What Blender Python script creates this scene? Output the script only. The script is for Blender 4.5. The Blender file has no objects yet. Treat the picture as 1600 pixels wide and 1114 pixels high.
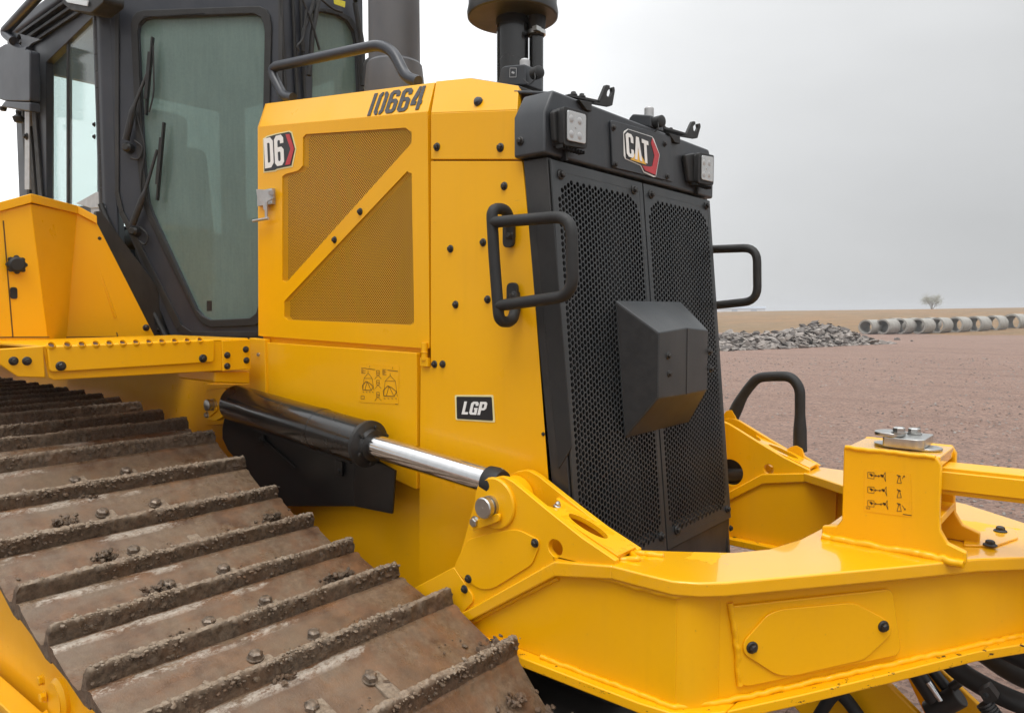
import bpy, bmesh, math, random
from mathutils import Vector as V, Matrix, noise
from mathutils.geometry import tessellate_polygon
random.seed(7)
R = math.radians
sc = bpy.context.scene
COL = sc.collection

# ------------------------------------------------------------------ camera
FPX, W0, H0 = 1155.0, 1600.0, 1114.0
YAW, PITCH = math.atan2(965, FPX), math.atan2(70, FPX)
CAM = V((0, 0, 1.7))
cd = bpy.data.cameras.new('camera'); cam = bpy.data.objects.new('camera', cd); COL.objects.link(cam)
cam.location = CAM; cam.rotation_euler = (math.pi/2 - PITCH, 0, YAW)
cd.sensor_width = 36; cd.lens = 36 * FPX / W0; cd.clip_start = .05; cd.clip_end = 3000
sc.camera = cam
# ------------------------------------------------------------------ world: a high overcast, brighter overhead and towards the machine's rear
w = bpy.data.worlds.new('World'); sc.world = w; w.use_nodes = True
N, L = w.node_tree.nodes, w.node_tree.links
N.clear()
SUN_EL, SUN_AZ = R(52), R(215)
out = N.new('ShaderNodeOutputWorld'); bg = N.new('ShaderNodeBackground')
sky = N.new('ShaderNodeTexSky'); sky.sky_type = 'NISHITA'; sky.sun_disc = False
sky.sun_elevation = SUN_EL; sky.sun_rotation = SUN_AZ
hs = N.new('ShaderNodeHueSaturation'); hs.inputs['Saturation'].default_value = .25
L.new(sky.outputs[0], hs.inputs['Color'])
tc = N.new('ShaderNodeTexCoord'); sep = N.new('ShaderNodeSeparateXYZ'); L.new(tc.outputs['Generated'], sep.inputs[0])
def wmath(op, a, b=None, c=None):
    n = N.new('ShaderNodeMath'); n.operation = op
    for i, v in enumerate((a, b, c)):
        if v is None: continue
        if isinstance(v, (int, float)): n.inputs[i].default_value = v
        else: L.new(v, n.inputs[i])
    return n.outputs[0]
up = wmath('MAXIMUM', sep.outputs['Z'], 0)
dirn = N.new('ShaderNodeVectorMath'); dirn.operation = 'DOT_PRODUCT'
L.new(tc.outputs['Generated'], dirn.inputs[0]); dirn.inputs[1].default_value = (-.93, .30, .22)
side = wmath('MULTIPLY_ADD', dirn.outputs['Value'], .5, .5)          # 0..1 towards the bright part of the cloud
side = wmath('POWER', side, 9.0)
nz = N.new('ShaderNodeTexNoise'); nz.inputs['Scale'].default_value = 1.6; nz.inputs['Detail'].default_value = 5
mp = N.new('ShaderNodeMapping'); mp.inputs['Scale'].default_value = (1, 1, 2.6)
L.new(tc.outputs['Generated'], mp.inputs[0]); L.new(mp.outputs[0], nz.inputs['Vector'])
base = wmath('MULTIPLY_ADD', wmath('POWER', up, 2.4), 19.0, 4.1)
base = wmath('ADD', base, wmath('MULTIPLY', side, 9.0))
dir2 = N.new('ShaderNodeVectorMath'); dir2.operation = 'DOT_PRODUCT'
L.new(tc.outputs['Generated'], dir2.inputs[0]); dir2.inputs[1].default_value = (.90, -.30, .31)
side2 = wmath('POWER', wmath('MULTIPLY_ADD', dir2.outputs['Value'], .5, .5), 5.0)
base = wmath('ADD', base, wmath('MULTIPLY', side2, 3.4))
base = wmath('MULTIPLY', base, wmath('MULTIPLY_ADD', nz.outputs['Fac'], .50, .75))
tint = N.new('ShaderNodeCombineColor')
for i, k in enumerate((.975, .99, 1.0)): L.new(wmath('MULTIPLY', base, k), tint.inputs[i])
mixw = N.new('ShaderNodeMix'); mixw.data_type = 'RGBA'; mixw.inputs[0].default_value = .93
L.new(hs.outputs[0], mixw.inputs[6]); L.new(tint.outputs[0], mixw.inputs[7])
L.new(mixw.outputs[2], bg.inputs[0]); bg.inputs[1].default_value = .12
L.new(bg.outputs[0], out.inputs[0])
# ------------------------------------------------------------------ sun behind the cloud
sd = bpy.data.lights.new('sun', 'SUN'); sd.energy = 1.5; sd.angle = R(28); sd.color = (1, .97, .92)
sun = bpy.data.objects.new('sun', sd); COL.objects.link(sun)
sdir = V((.22, -.42, .95)).normalized()
sun.rotation_euler = sdir.to_track_quat('Z', 'Y').to_euler()
sky.sun_elevation = math.asin(sdir.z); sky.sun_rotation = math.atan2(sdir.x, sdir.y)
sc.view_settings.view_transform = 'Standard'; sc.view_settings.look = 'None'
sc.view_settings.exposure = 0.0; sc.view_settings.gamma = 1
sc.cycles.max_bounces = 8; sc.cycles.transparent_max_bounces = 16

# ------------------------------------------------------------------ pixel ray -> point on a plane in the scene
CF = V((-math.sin(YAW)*math.cos(PITCH), math.cos(YAW)*math.cos(PITCH), -math.sin(PITCH)))
CR = V((math.cos(YAW), math.sin(YAW), 0)); CU = CR.cross(CF)
def ray(x, y): return CF + CR*((x-800)/FPX) - CU*((y-557)/FPX)
def on(x, y, pl):
    p0, n = pl; d = ray(x, y); return CAM + d*((p0-CAM).dot(n)/d.dot(n))
def PX(v): return (V((v, 0, 0)), V((1, 0, 0)))
def PY(v): return (V((0, v, 0)), V((0, 1, 0)))
def PZ(v): return (V((0, 0, v)), V((0, 0, 1)))
def pg(pts, pl): return [on(x, y, pl) for x, y in pts]
def proj(p):
    d = V(p)-CAM; z = d.dot(CF); return 800+FPX*d.dot(CR)/z, 557-FPX*d.dot(CU)/z
YC = 2.22
def mir(p): return V((p[0], 2*YC-p[1], p[2]))

# ------------------------------------------------------------------ materials
class NT:
    def __init__(s, name):
        s.m = bpy.data.materials.new(name); s.m.use_nodes = True; s.t = s.m.node_tree; s.n = s.t.nodes; s.l = s.t.links
        s.b = s.n['Principled BSDF']; s.o = s.n['Material Output']
        s.g = s.n.new('ShaderNodeNewGeometry'); s.tc = s.n.new('ShaderNodeTexCoord')
    def P(s, **k):
        for a, v in k.items():
            i = s.b.inputs[a.replace('_', ' ')]
            if hasattr(v, 'links') or hasattr(v, 'is_output'): s.l.new(v, i)
            else: i.default_value = v if not (isinstance(v, tuple) and len(v) == 3) else (*v, 1)
        return s
    def noise(s, scale, detail=4, rough=.55, vec=None, st=None, dist=0):
        n = s.n.new('ShaderNodeTexNoise'); n.inputs['Scale'].default_value = scale; n.inputs['Detail'].default_value = detail
        n.inputs['Roughness'].default_value = rough; n.inputs['Distortion'].default_value = dist
        src = vec or s.g.outputs['Position']
        if st:
            m = s.n.new('ShaderNodeMapping'); m.inputs['Scale'].default_value = st; s.l.new(src, m.inputs[0]); src = m.outputs[0]
        s.l.new(src, n.inputs['Vector']); return n.outputs['Fac']
    def ramp(s, fac, stops):
        r = s.n.new('ShaderNodeValToRGB'); e = r.color_ramp.elements
        while len(e) < len(stops): e.new(.5)
        for k, (p, c) in enumerate(stops):
            e[k].position = p; e[k].color = (*c, 1) if isinstance(c, tuple) else (c, c, c, 1)
        s.l.new(fac, r.inputs[0]); return r.outputs[0]
    def mix(s, fac, a, b, mode='MIX'):
        n = s.n.new('ShaderNodeMix'); n.data_type = 'RGBA'; n.blend_type = mode
        for i, v in ((0, fac), (6, a), (7, b)):
            if isinstance(v, (int, float)): n.inputs[i].default_value = v if i == 0 else (v, v, v, 1)
            elif isinstance(v, tuple): n.inputs[i].default_value = (*v, 1)
            else: s.l.new(v, n.inputs[i])
        return n.outputs[2]
    def math(s, op, a, b=0.0):
        n = s.n.new('ShaderNodeMath'); n.operation = op
        for i, v in enumerate((a, b)):
            if isinstance(v, (int, float)): n.inputs[i].default_value = v
            else: s.l.new(v, n.inputs[i])
        return n.outputs[0]
    def bump(s, h, st=.3, d=.002, nrm=None):
        n = s.n.new('ShaderNodeBump'); n.inputs['Strength'].default_value = st; n.inputs['Distance'].default_value = d
        s.l.new(h, n.inputs['Height'])
        if nrm: s.l.new(nrm, n.inputs['Normal'])
        s.l.new(n.outputs[0], s.b.inputs['Normal']); return n.outputs[0]

def paint_yellow(name, wet=False, chips=False):
    t = NT(name)
    c = t.mix(t.ramp(t.noise(1.3, 3), [(.35, 0.0), (.65, 1.0)]), (.78, .378, .001), (.835, .416, .001))
    # thin dry dust film and faint water marks
    dust = t.ramp(t.noise(5, 6, .65, st=(1, 1, .35)), [(.5, 0.0), (.85, .10)])
    c = t.mix(dust, c, (.70, .42, .10))
    speck = t.ramp(t.noise(120, 2, .5), [(.74, 0.0), (.78, .6)])
    c = t.mix(speck, c, (.38, .22, .06))
    wash = t.ramp(t.noise(14, 6, .7, st=(2.2, 2.2, .12)), [(.55, 0.0), (.72, .14)])
    c = t.mix(wash, c, (.62, .30, .01))
    scr = t.ramp(t.noise(45, 3, .8, st=(.25, .25, 3.0), dist=.6), [(.705, 0.0), (.715, .45)])
    c = t.mix(scr, c, (.50, .27, .05))
    if chips:
        ch = t.ramp(t.noise(26, 5, .75, st=(1, 1, 2.8)), [(.615, 0.0), (.625, 1.0)])
        c = t.mix(ch, c, (.035, .018, .012))
    rg = t.ramp(t.noise(9, 5, .6), [(.3, .27), (.7, .40)])
    if wet:
        m = t.ramp(t.noise(2.6, 6, .6, dist=.3), [(.40, 0.0), (.404, 1.0)])
        rg = t.mix(m, .42, .25)
        t.P(Coat_Weight=t.mix(m, .1, 1.0), Coat_Roughness=.025, Coat_IOR=1.45)
    else:
        t.P(Coat_Weight=.16, Coat_Roughness=.10)
    t.P(Base_Color=c, Roughness=rg, Specular_IOR_Level=.28)
    t.bump(t.noise(160, 2), .05, .001)
    return t.m
def simple(name, col, rough=.5, metal=0.0, var=.25, scale=20, bump=.1, coat=0.0, bscale=None, dust=0.0):
    t = NT(name)
    d = tuple(x*(1-var) for x in col)
    c = t.mix(t.ramp(t.noise(scale, 5, .6), [(.3, 0.0), (.7, 1.0)]), d, col)
    if dust: c = t.mix(t.ramp(t.noise(7, 7, .7, st=(1, 1, .4)), [(.42, 0.0), (.75, dust)]), c, (.30, .27, .24))
    t.P(Base_Color=c, Metallic=metal, Coat_Weight=coat, Coat_Roughness=.08,
        Roughness=t.ramp(t.noise(scale*.6, 4), [(.3, rough*.85), (.7, min(1, rough*1.15))]))
    if bump: t.bump(t.noise(bscale or scale*8, 3), bump, .001)
    return t.m
M = {}
M['yellow'] = paint_yellow('yellow_paint')
M['yellow_wet'] = paint_yellow('yellow_paint_wet', wet=True)
M['yellow_chip'] = paint_yellow('yellow_paint_chipped', chips=True)
M['cab'] = simple('dark_grey_paint', (.024, .028, .038), .40, var=.15, scale=6, bump=.15, bscale=300, dust=.05)
M['grille'] = simple('grille_grey_paint', (.025, .029, .032), .40, var=.2, scale=5, bump=.12, bscale=300, dust=.06)
M['cap'] = simple('nose_grey_paint', (.026, .030, .036), .42, var=.2, scale=6, bump=.2, bscale=260, dust=.07)
M['black'] = simple('black_steel', (.016, .016, .016), .45, var=.3, scale=15, bump=.1, dust=.08)
M['gloss'] = simple('gloss_black_paint', (.006, .006, .006), .26, var=.2, scale=9, bump=.02, coat=.4)
M['rubber'] = simple('black_rubber', (.013, .013, .013), .62, var=.2, scale=30, bump=.1)
M['bolt'] = simple('black_bolt', (.020, .018, .016), .5, var=.5, scale=60, bump=.2)
M['zinc'] = simple('zinc_plate', (.60, .60, .58), .32, metal=1, var=.25, scale=30, bump=.05)
M['chrome'] = simple('chrome_rod', (.80, .80, .80), .12, metal=1, var=.1, scale=40, bump=.0)
M['stack'] = simple('grey_stack_paint', (.085, .087, .095), .5, var=.12, scale=5, bump=.15, bscale=200, dust=.1)
M['alu'] = simple('pale_grey_metal', (.50, .50, .50), .4, metal=.6, var=.2, scale=30, bump=.05)
M['core'] = simple('radiator_core', (.010, .010, .011), .7, var=.4, scale=50, bump=.3)
M['white'] = simple('white_vinyl', (.78, .78, .76), .4, var=.05, bump=0)
M['red'] = simple('red_vinyl', (.50, .03, .04), .4, var=.2, bump=0)
M['vblack'] = simple('black_vinyl', (.015, .015, .017), .4, var=.3, bump=0)
M['amber'] = simple('amber_vinyl', (.80, .45, .04), .4, var=.1, bump=0)
M['cream'] = simple('cream_vinyl', (.78, .70, .35), .4, var=.1, bump=0)
M['ink'] = simple('brown_ink', (.10, .04, .01), .5, var=.2, bump=0)
M['stencil'] = simple('stencil_paint', (.055, .055, .06), .6, var=.5, scale=90, bump=.05)
M['decal'] = simple('clear_decal', (.84, .405, .002), .22, var=.05, bump=0)
M['guard'] = simple('satin_black_guard', (.006, .006, .006), .38, var=.2, scale=9, bump=.05)
M['seat'] = simple('seat_fabric', (.03, .032, .035), .8, var=.3, bump=.1)
M['caution'] = simple('caution_vinyl', (.65, .60, .03), .5, var=.3, scale=80, bump=0)
t = NT('lamp_lens'); v = t.n.new('ShaderNodeTexVoronoi'); v.inputs['Scale'].default_value = 45; v.inputs['Randomness'].default_value = 0
t.l.new(t.g.outputs['Position'], v.inputs['Vector'])
t.P(Base_Color=t.ramp(v.outputs['Distance'], [(.1, (.50, .51, .50)), (.5, (.44, .45, .45))]), Roughness=.18, Metallic=.35, Coat_Weight=1.0); M['lens'] = t.m

def glass(name, tint, haze, hz):
    t = NT(name); t.n.remove(t.b)
    tr = t.n.new('ShaderNodeBsdfTransparent'); tr.inputs[0].default_value = (*tint, 1)
    df = t.n.new('ShaderNodeBsdfDiffuse')
    # wet streaks and droplets running down the pane
    st = t.noise(26, 6, .7, st=(3, 3, .22), dist=.4); dr = t.noise(60, 5, .75, st=(1, 1, .5))
    st2 = t.noise(3, 5, .6, st=(1, 1, .6)); st = t.math('ADD', t.math('MULTIPLY', st, .30), t.math('ADD', t.math('MULTIPLY', st2, .40), t.math('MULTIPLY', t.noise(90, 4, .8), .30)))
    c = t.mix(t.ramp(st, [(.3, 0.0), (.7, 1.0)]), tuple(x*.6 for x in hz), hz); t.l.new(c, df.inputs[0])
    gl = t.n.new('ShaderNodeBsdfGlossy'); gl.inputs['Roughness'].default_value = .06
    lw = t.n.new('ShaderNodeLayerWeight'); lw.inputs[0].default_value = .5
    frs = t.math('ADD', t.math('MULTIPLY', t.math('POWER', lw.outputs['Facing'], 5.0), .9), .04)
    bp = t.n.new('ShaderNodeBump'); bp.inputs['Strength'].default_value = .25; bp.inputs['Distance'].default_value = .001
    t.l.new(dr, bp.inputs['Height']); t.l.new(bp.outputs[0], gl.inputs['Normal'])
    m1 = t.n.new('ShaderNodeMixShader'); m2 = t.n.new('ShaderNodeMixShader')
    t.l.new(t.ramp(t.math('MULTIPLY_ADD', st, .5), [(.0, haze*.6), (.6, haze*1.3)]), m1.inputs[0])
    t.l.new(tr.outputs[0], m1.inputs[1]); t.l.new(df.outputs[0], m1.inputs[2])
    t.l.new(frs, m2.inputs[0]); t.l.new(m1.outputs[0], m2.inputs[1]); t.l.new(gl.outputs[0], m2.inputs[2])
    t.l.new(m2.outputs[0], t.o.inputs[0]); return t.m
M['glass'] = glass('tinted_wet_glass', (.66, .78, .74), .56, (.185, .265, .243))
M['glass_side'] = glass('pale_wet_glass', (.93, .985, .975), .07, (.62, .76, .73))

# worn, rusty, muddy track steel
def track_mat(name, worn):
    t = NT(name); ob = t.tc.outputs['Object']
    inf = t.n.new('ShaderNodeObjectInfo'); off = t.n.new('ShaderNodeVectorMath'); off.operation = 'MULTIPLY_ADD'
    cmb = t.n.new('ShaderNodeCombineXYZ')
    for k in range(3): t.l.new(inf.outputs['Random'], cmb.inputs[k])
    t.l.new(cmb.outputs[0], off.inputs[0]); off.inputs[1].default_value = (9, 17, 5); t.l.new(ob, off.inputs[2]); pos = off.outputs[0]
    rust = t.mix(t.ramp(t.noise(14, 6, .65, vec=pos), [(.35, 0.0), (.7, 1.0)]), (.078, .040, .021), (.215, .112, .056))
    if worn:
        mud = t.mix(t.ramp(t.noise(60, 6, .7, vec=pos), [(.3, 0.0), (.7, 1.0)]), (.100, .064, .038), (.205, .138, .086))
        c = t.mix(t.ramp(t.noise(8, 6, .7, vec=pos), [(.44, 0.0), (.56, 1.0)]), rust, mud)
        sx = t.n.new('ShaderNodeSeparateXYZ'); t.l.new(ob, sx.inputs[0])
        ridge = t.ramp(sx.outputs[0], [(0, 0.0), (1, 0.0)])
        mr = t.n.new('ShaderNodeMapRange'); mr.inputs[1].default_value = -.225; mr.inputs[2].default_value = -.200; t.l.new(sx.outputs[0], mr.inputs[0])
        mr2 = t.n.new('ShaderNodeMapRange'); mr2.inputs[1].default_value = -.07; mr2.inputs[2].default_value = -.17; t.l.new(sx.outputs[0], mr2.inputs[0])
        yy = t.n.new('ShaderNodeMapRange'); yy.inputs[1].default_value = .40; yy.inputs[2].default_value = .02; t.l.new(sx.outputs[1], yy.inputs[0])
        prf = t.math('MULTIPLY', t.math('MULTIPLY', mr.outputs[0], mr2.outputs[0]), yy.outputs[0])
        # the trough behind the bar: rubbed grey, smooth and damp
        v1 = t.n.new('ShaderNodeMapRange'); v1.inputs[1].default_value = -.186; v1.inputs[2].default_value = -.176; t.l.new(sx.outputs[0], v1.inputs[0])
        tr_ = t.math('MULTIPLY', t.math('MULTIPLY', v1.outputs[0], yy.outputs[0]), t.ramp(t.noise(5, 6, .7, vec=pos, st=(2, .6, 1)), [(.38, .1), (.6, 1.0)]))
        c = t.mix(t.math('MULTIPLY', tr_, .6), c, (.165, .122, .084))
        lvl = t.math('ADD', t.math('MULTIPLY', prf, .42), t.noise(4, 9, .80, vec=pos, st=(2.6, .9, 1)))
        sh = t.math('MULTIPLY', t.ramp(lvl, [(.90, 0.0), (.95, 1.0)]), t.math('SUBTRACT', 1.0, v1.outputs[0]))
        grit = t.ramp(t.noise(130, 5, .7, vec=pos, st=(1, .6, 1)), [(.34, .2), (.55, 1.0)])
        sh = t.math('MULTIPLY', sh, grit)
        c = t.mix(sh, c, (.40, .345, .285))
        wet = t.ramp(t.noise(6, 6, .7, vec=pos), [(.44, .22), (.58, .60)])
        t.P(Metallic=t.math('MULTIPLY', sh, .3), Roughness=t.mix(tr_, wet, .38), Specular_IOR_Level=.45)
    else:
        sz_ = t.n.new('ShaderNodeSeparateXYZ'); t.l.new(ob, sz_.inputs[0])
        c = t.mix(t.ramp(t.noise(75, 6, .75, vec=pos), [(.36, 0.0), (.66, 1.0)]), (.050, .032, .019), (.165, .115, .074))
        c = t.mix(t.ramp(t.noise(9, 5, .7, vec=pos), [(.45, 0.0), (.65, .5)]), c, rust)
        tz_ = t.n.new('ShaderNodeMapRange'); tz_.inputs[1].default_value = .052; tz_.inputs[2].default_value = .064; t.l.new(sz_.outputs[2], tz_.inputs[0])
        c = t.mix(t.math('MULTIPLY', tz_.outputs[0], t.ramp(t.noise(60, 5, .7, vec=pos), [(.35, .2), (.6, .85)])), c, (.30, .235, .17))
        t.P(Roughness=t.ramp(t.noise(12, 5, vec=pos), [(.4, .42), (.6, .85)]))
    t.P(Base_Color=c)
    t.bump(t.noise(190, 5, .7), .5 if worn else .9, .003)
    return t.m
M['shoe'] = track_mat('worn_track_steel', True)
M['mud'] = track_mat('dried_mud', False)
M['tbolt'] = simple('worn_rusty_bolt', (.30, .235, .18), .42, metal=.5, var=.75, scale=70, bump=.2)

def holes_mat():
    t = NT('perforated_yellow')
    sx = t.n.new('ShaderNodeSeparateXYZ'); t.l.new(t.g.outputs['Position'], sx.inputs[0]); cb = t.n.new('ShaderNodeCombineXYZ')
    t.l.new(t.math('MULTIPLY', t.math('ADD', sx.outputs[0], sx.outputs[2]), 92), cb.inputs[0]); t.l.new(t.math('MULTIPLY', t.math('SUBTRACT', sx.outputs[0], sx.outputs[2]), 92), cb.inputs[1])
    v = t.n.new('ShaderNodeTexVoronoi'); v.voronoi_dimensions = '2D'; v.inputs['Scale'].default_value = 1; v.inputs['Randomness'].default_value = 0
    t.l.new(cb.outputs[0], v.inputs['Vector'])
    f = t.ramp(v.outputs['Distance'], [(.465, 1.0), (.495, 0.0)])
    t.P(Base_Color=(.80, .41, .012), Roughness=.35)
    tr = t.n.new('ShaderNodeBsdfTransparent'); mx = t.n.new('ShaderNodeMixShader')
    t.l.new(f, mx.inputs[0]); t.l.new(t.b.outputs[0], mx.inputs[1]); t.l.new(tr.outputs[0], mx.inputs[2]); t.l.new(mx.outputs[0], t.o.inputs[0])
    return t.m
M['perf'] = holes_mat()
M['perfback'] = simple('screen_backing', (.060, .028, .010), .8, var=.3, scale=4, bump=0)

def gravel():
    t = NT('red_gravel')
    big = t.noise(.12, 5, .6); mid = t.noise(1.1, 8, .75); fine = t.noise(22, 8, .85)
    c = t.mix(t.ramp(big, [(.35, 0.0), (.65, 1.0)]), (.220, .125, .090), (.285, .172, .128))
    c = t.mix(t.ramp(mid, [(.38, 0.0), (.68, .75)]), c, (.320, .212, .165))
    c = t.mix(t.ramp(t.noise(5, 7, .8), [(.35, .7), (.55, 0.0)]), c, (.115, .070, .056))
    c = t.mix(t.ramp(fine, [(.42, 0.0), (.70, .7)]), c, (.41, .275, .212))
    v = t.n.new('ShaderNodeTexVoronoi'); v.inputs['Scale'].default_value = 34; t.l.new(t.g.outputs['Position'], v.inputs['Vector'])
    c = t.mix(t.ramp(v.outputs['Color'], [(.2, .6), (.5, 0.0)]), c, (.085, .055, .045))
    tracks = t.ramp(t.noise(.9, 6, .65, st=(.12, 1.0, 1), dist=.8), [(.54, 0.0), (.62, .22)])
    c = t.mix(tracks, c, (.105, .068, .055))
    c = t.mix(t.ramp(t.noise(2.4, 8, .8, dist=.6), [(.57, 0.0), (.64, .6)]), c, (.105, .070, .058))
    t.P(Base_Color=c, Roughness=.92)
    t.bump(t.math('ADD', fine, v.outputs['Distance']), 1.0, .025)
    return t.m
M['gravel'] = gravel()
def field_mat():
    t = NT('dry_grass_field')
    c = t.mix(t.ramp(t.noise(.05, 6, .6), [(.38, 0.0), (.62, 1.0)]), (.31, .175, .085), (.25, .170, .100))
    c = t.mix(t.ramp(t.noise(.6, 7, .7, st=(1, .3, 1)), [(.35, 0.0), (.7, .7)]), c, (.13, .105, .065))
    c = t.mix(t.ramp(t.noise(3.5, 6, .8), [(.45, 0.0), (.7, .6)]), c, (.36, .26, .17))
    t.P(Base_Color=c, Roughness=1.0, Specular_IOR_Level=.1); t.bump(t.noise(4, 6, .8), 1, .15)
    return t.m
M['field'] = field_mat()
M['concrete'] = simple('pale_concrete', (.35, .335, .305), .85, var=.3, scale=3, bump=.2, bscale=40)
M['rock'] = simple('broken_rock', (.33, .29, .26), .85, var=.68, scale=2.4, bump=.6, bscale=22)
M['rock_dark'] = simple('dark_broken_rock', (.15, .13, .118), .9, var=.5, scale=3, bump=.6, bscale=22)
M['bark'] = simple('bark', (.17, .13, .10), .9, var=.3, scale=12, bump=.4)
M['leaf'] = simple('pale_leaves', (.34, .32, .20), .8, var=.4, scale=3, bump=0)
M['wallw'] = simple('white_sheet_wall', (.62, .64, .66), .6, var=.08, scale=1, bump=0)
M['roofg'] = simple('grey_sheet_roof', (.30, .34, .40), .6, var=.1, scale=1, bump=0)

# ------------------------------------------------------------------ mesh tools
def props(o, label=None, cat=None, group=None, kind=None):
    for k, v in (('label', label), ('category', cat), ('group', group), ('kind', kind)):
        if v: o[k] = v
    return o
def link(o, parent=None):
    COL.objects.link(o)
    if parent is not None: o.parent = parent
    return o
ROOTS = {}
def thing(name, loc, label, cat, group=None):
    o = bpy.data.objects.new(name, None); o.empty_display_size = .3; o.location = loc; link(o); o['root'] = 1
    return props(o, label, cat, group)

def basis(n):
    n = n.normalized(); a = V((0, 0, 1)) if abs(n.z) < .9 else V((1, 0, 0))
    u = a.cross(n).normalized(); return u, n.cross(u), n

class MB:
    def __init__(s): s.v = []; s.f = []; s.mi = []; s.cur = 0
    def add(s, vs, fs):
        o = len(s.v); s.v += [V(p) for p in vs]; s.f += [tuple(i+o for i in f) for f in fs]; s.mi += [s.cur]*len(fs); return s
    def prism(s, pts, vec, holes=()):
        vec = V(vec); loops = [[V(p) for p in pts]] + [[V(p) for p in h] for h in holes]
        flat = [p for l in loops for p in l]; n = len(flat)
        if not holes:
            nn = V((0, 0, 0))
            for i in range(n): nn += flat[i].cross(flat[(i+1) % n])
            caps = [tuple(range(n))] if nn.dot(vec) < 0 else [tuple(reversed(range(n)))]
        else:
            tris = tessellate_polygon(loops); caps = []
            for a, b, c in tris:
                nn = (flat[b]-flat[a]).cross(flat[c]-flat[a])
                if nn.length < 1e-12: continue
                caps.append((a, b, c) if nn.dot(vec) < 0 else (a, c, b))
        fs = list(caps) + [tuple(i+n for i in reversed(f)) for f in caps]
        k = 0
        for l in loops:
            m = len(l)
            for i in range(m):
                fs.append((k+i, k+(i+1) % m, n+k+(i+1) % m, n+k+i))
            k += m
        return s.add(flat + [p+vec for p in flat], fs)
    def box(s, a, b):
        x0, x1 = sorted((a[0], b[0])); y0, y1 = sorted((a[1], b[1])); z0, z1 = sorted((a[2], b[2]))
        return s.prism([(x0, y0, z0), (x1, y0, z0), (x1, y1, z0), (x0, y1, z0)], (0, 0, z1-z0))
    def lathe(s, p, axis, prof, seg=24, ell=1.0):
        u, v_, n = basis(V(axis)); p = V(p); vs = []; fs = []
        for t_, r in prof:
            for k in range(seg):
                a = 2*math.pi*k/seg; vs.append(p + n*t_ + u*(r*math.cos(a)) + v_*(r*math.sin(a)*ell))
        for j in range(len(prof)-1):
            for k in range(seg):
                k2 = (k+1) % seg; fs.append((j*seg+k, j*seg+k2, (j+1)*seg+k2, (j+1)*seg+k))
        fs.append(tuple(reversed(range(seg)))); fs.append(tuple((len(prof)-1)*seg+k for k in range(seg)))
        return s.add(vs, fs)
    def cyl(s, a, b, r, seg=20, r2=None):
        a = V(a); b = V(b); return s.lathe(a, b-a, [(0, r), ((b-a).length, r if r2 is None else r2)], seg)
    def tube(s, pts, r, fil=.03, seg=12, rr=None):
        P_ = [V(p) for p in pts]; path = [P_[0]]
        for i in range(1, len(P_)-1):
            a, b, c = P_[i-1], P_[i], P_[i+1]; d = min(fil, (a-b).length*.48, (c-b).length*.48)
            p0 = b+(a-b).normalized()*d; p1 = b+(c-b).normalized()*d
            for k in range(7):
                t_ = k/6; path.append(p0*(1-t_)**2 + b*2*t_*(1-t_) + p1*t_**2)
        path.append(P_[-1])
        vs = []; fs = []; u = None
        for i, p in enumerate(path):
            t_ = (path[min(i+1, len(path)-1)] - path[max(i-1, 0)]).normalized()
            u = basis(t_)[0] if u is None else (u - t_*u.dot(t_)).normalized()
            w_ = t_.cross(u); q = r if rr is None else rr(i/(len(path)-1))
            for k in range(seg):
                a = 2*math.pi*k/seg; vs.append(p + u*(q*math.cos(a)) + w_*(q*math.sin(a)))
        m = len(path)
        for j in range(m-1):
            for k in range(seg):
                k2 = (k+1) % seg; fs.append((j*seg+k, j*seg+k2, (j+1)*seg+k2, (j+1)*seg+k))
        fs.append(tuple(reversed(range(seg)))); fs.append(tuple((m-1)*seg+k for k in range(seg)))
        return s.add(vs, fs)
    def mirror(s):
        s.v += [mir(p) for p in s.v]; n = len(s.v)//2
        s.f += [tuple(i+n for i in reversed(f)) for f in s.f]; s.mi += s.mi; return s
    def build(s, name, mat, parent=None, bevel=0, ang=32, fix=True):
        me = bpy.data.meshes.new(name); me.from_pydata(s.v, [], s.f); me.update()
        for m in (mat if isinstance(mat, (list, tuple)) else [mat]): me.materials.append(M[m])
        me.polygons.foreach_set('material_index', s.mi)
        if fix:
            bm = bmesh.new(); bm.from_mesh(me); bmesh.ops.recalc_face_normals(bm, faces=bm.faces); bm.to_mesh(me); bm.free()
        me.polygons.foreach_set('use_smooth', [True]*len(me.polygons))
        me.set_sharp_from_angle(angle=R(ang))
        o = bpy.data.objects.new(name, me); link(o, parent)
        if parent is not None and parent.get('root'): o.location = -parent.location
        if bevel:
            b = o.modifiers.new('bevel', 'BEVEL'); b.width = bevel; b.segments = 2; b.limit_method = 'ANGLE'; b.angle_limit = R(32); b.harden_normals = True
        return o
def prism(name, pts, vec, mat, parent, holes=(), bevel=.003): return MB().prism(pts, vec, holes).build(name, mat, parent, bevel)
def rpoly(pts, r, n=4):
    """round the corners of a planar 3D polygon"""
    out = []; m = len(pts); P_ = [V(p) for p in pts]
    for i in range(m):
        a, b, c = P_[i-1], P_[i], P_[(i+1) % m]; d = min(r, (a-b).length*.45, (c-b).length*.45)
        p0 = b+(a-b).normalized()*d; p1 = b+(c-b).normalized()*d
        for k in range(n+1):
            t_ = k/n; out.append(p0*(1-t_)**2 + b*2*t_*(1-t_) + p1*t_**2)
    return out
def circ(c, n, r, k=24, e=1):
    u, v_, _ = basis(V(n)); return [V(c)+u*r*math.cos(2*math.pi*i/k)+v_*r*e*math.sin(2*math.pi*i/k) for i in range(k)]

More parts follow.
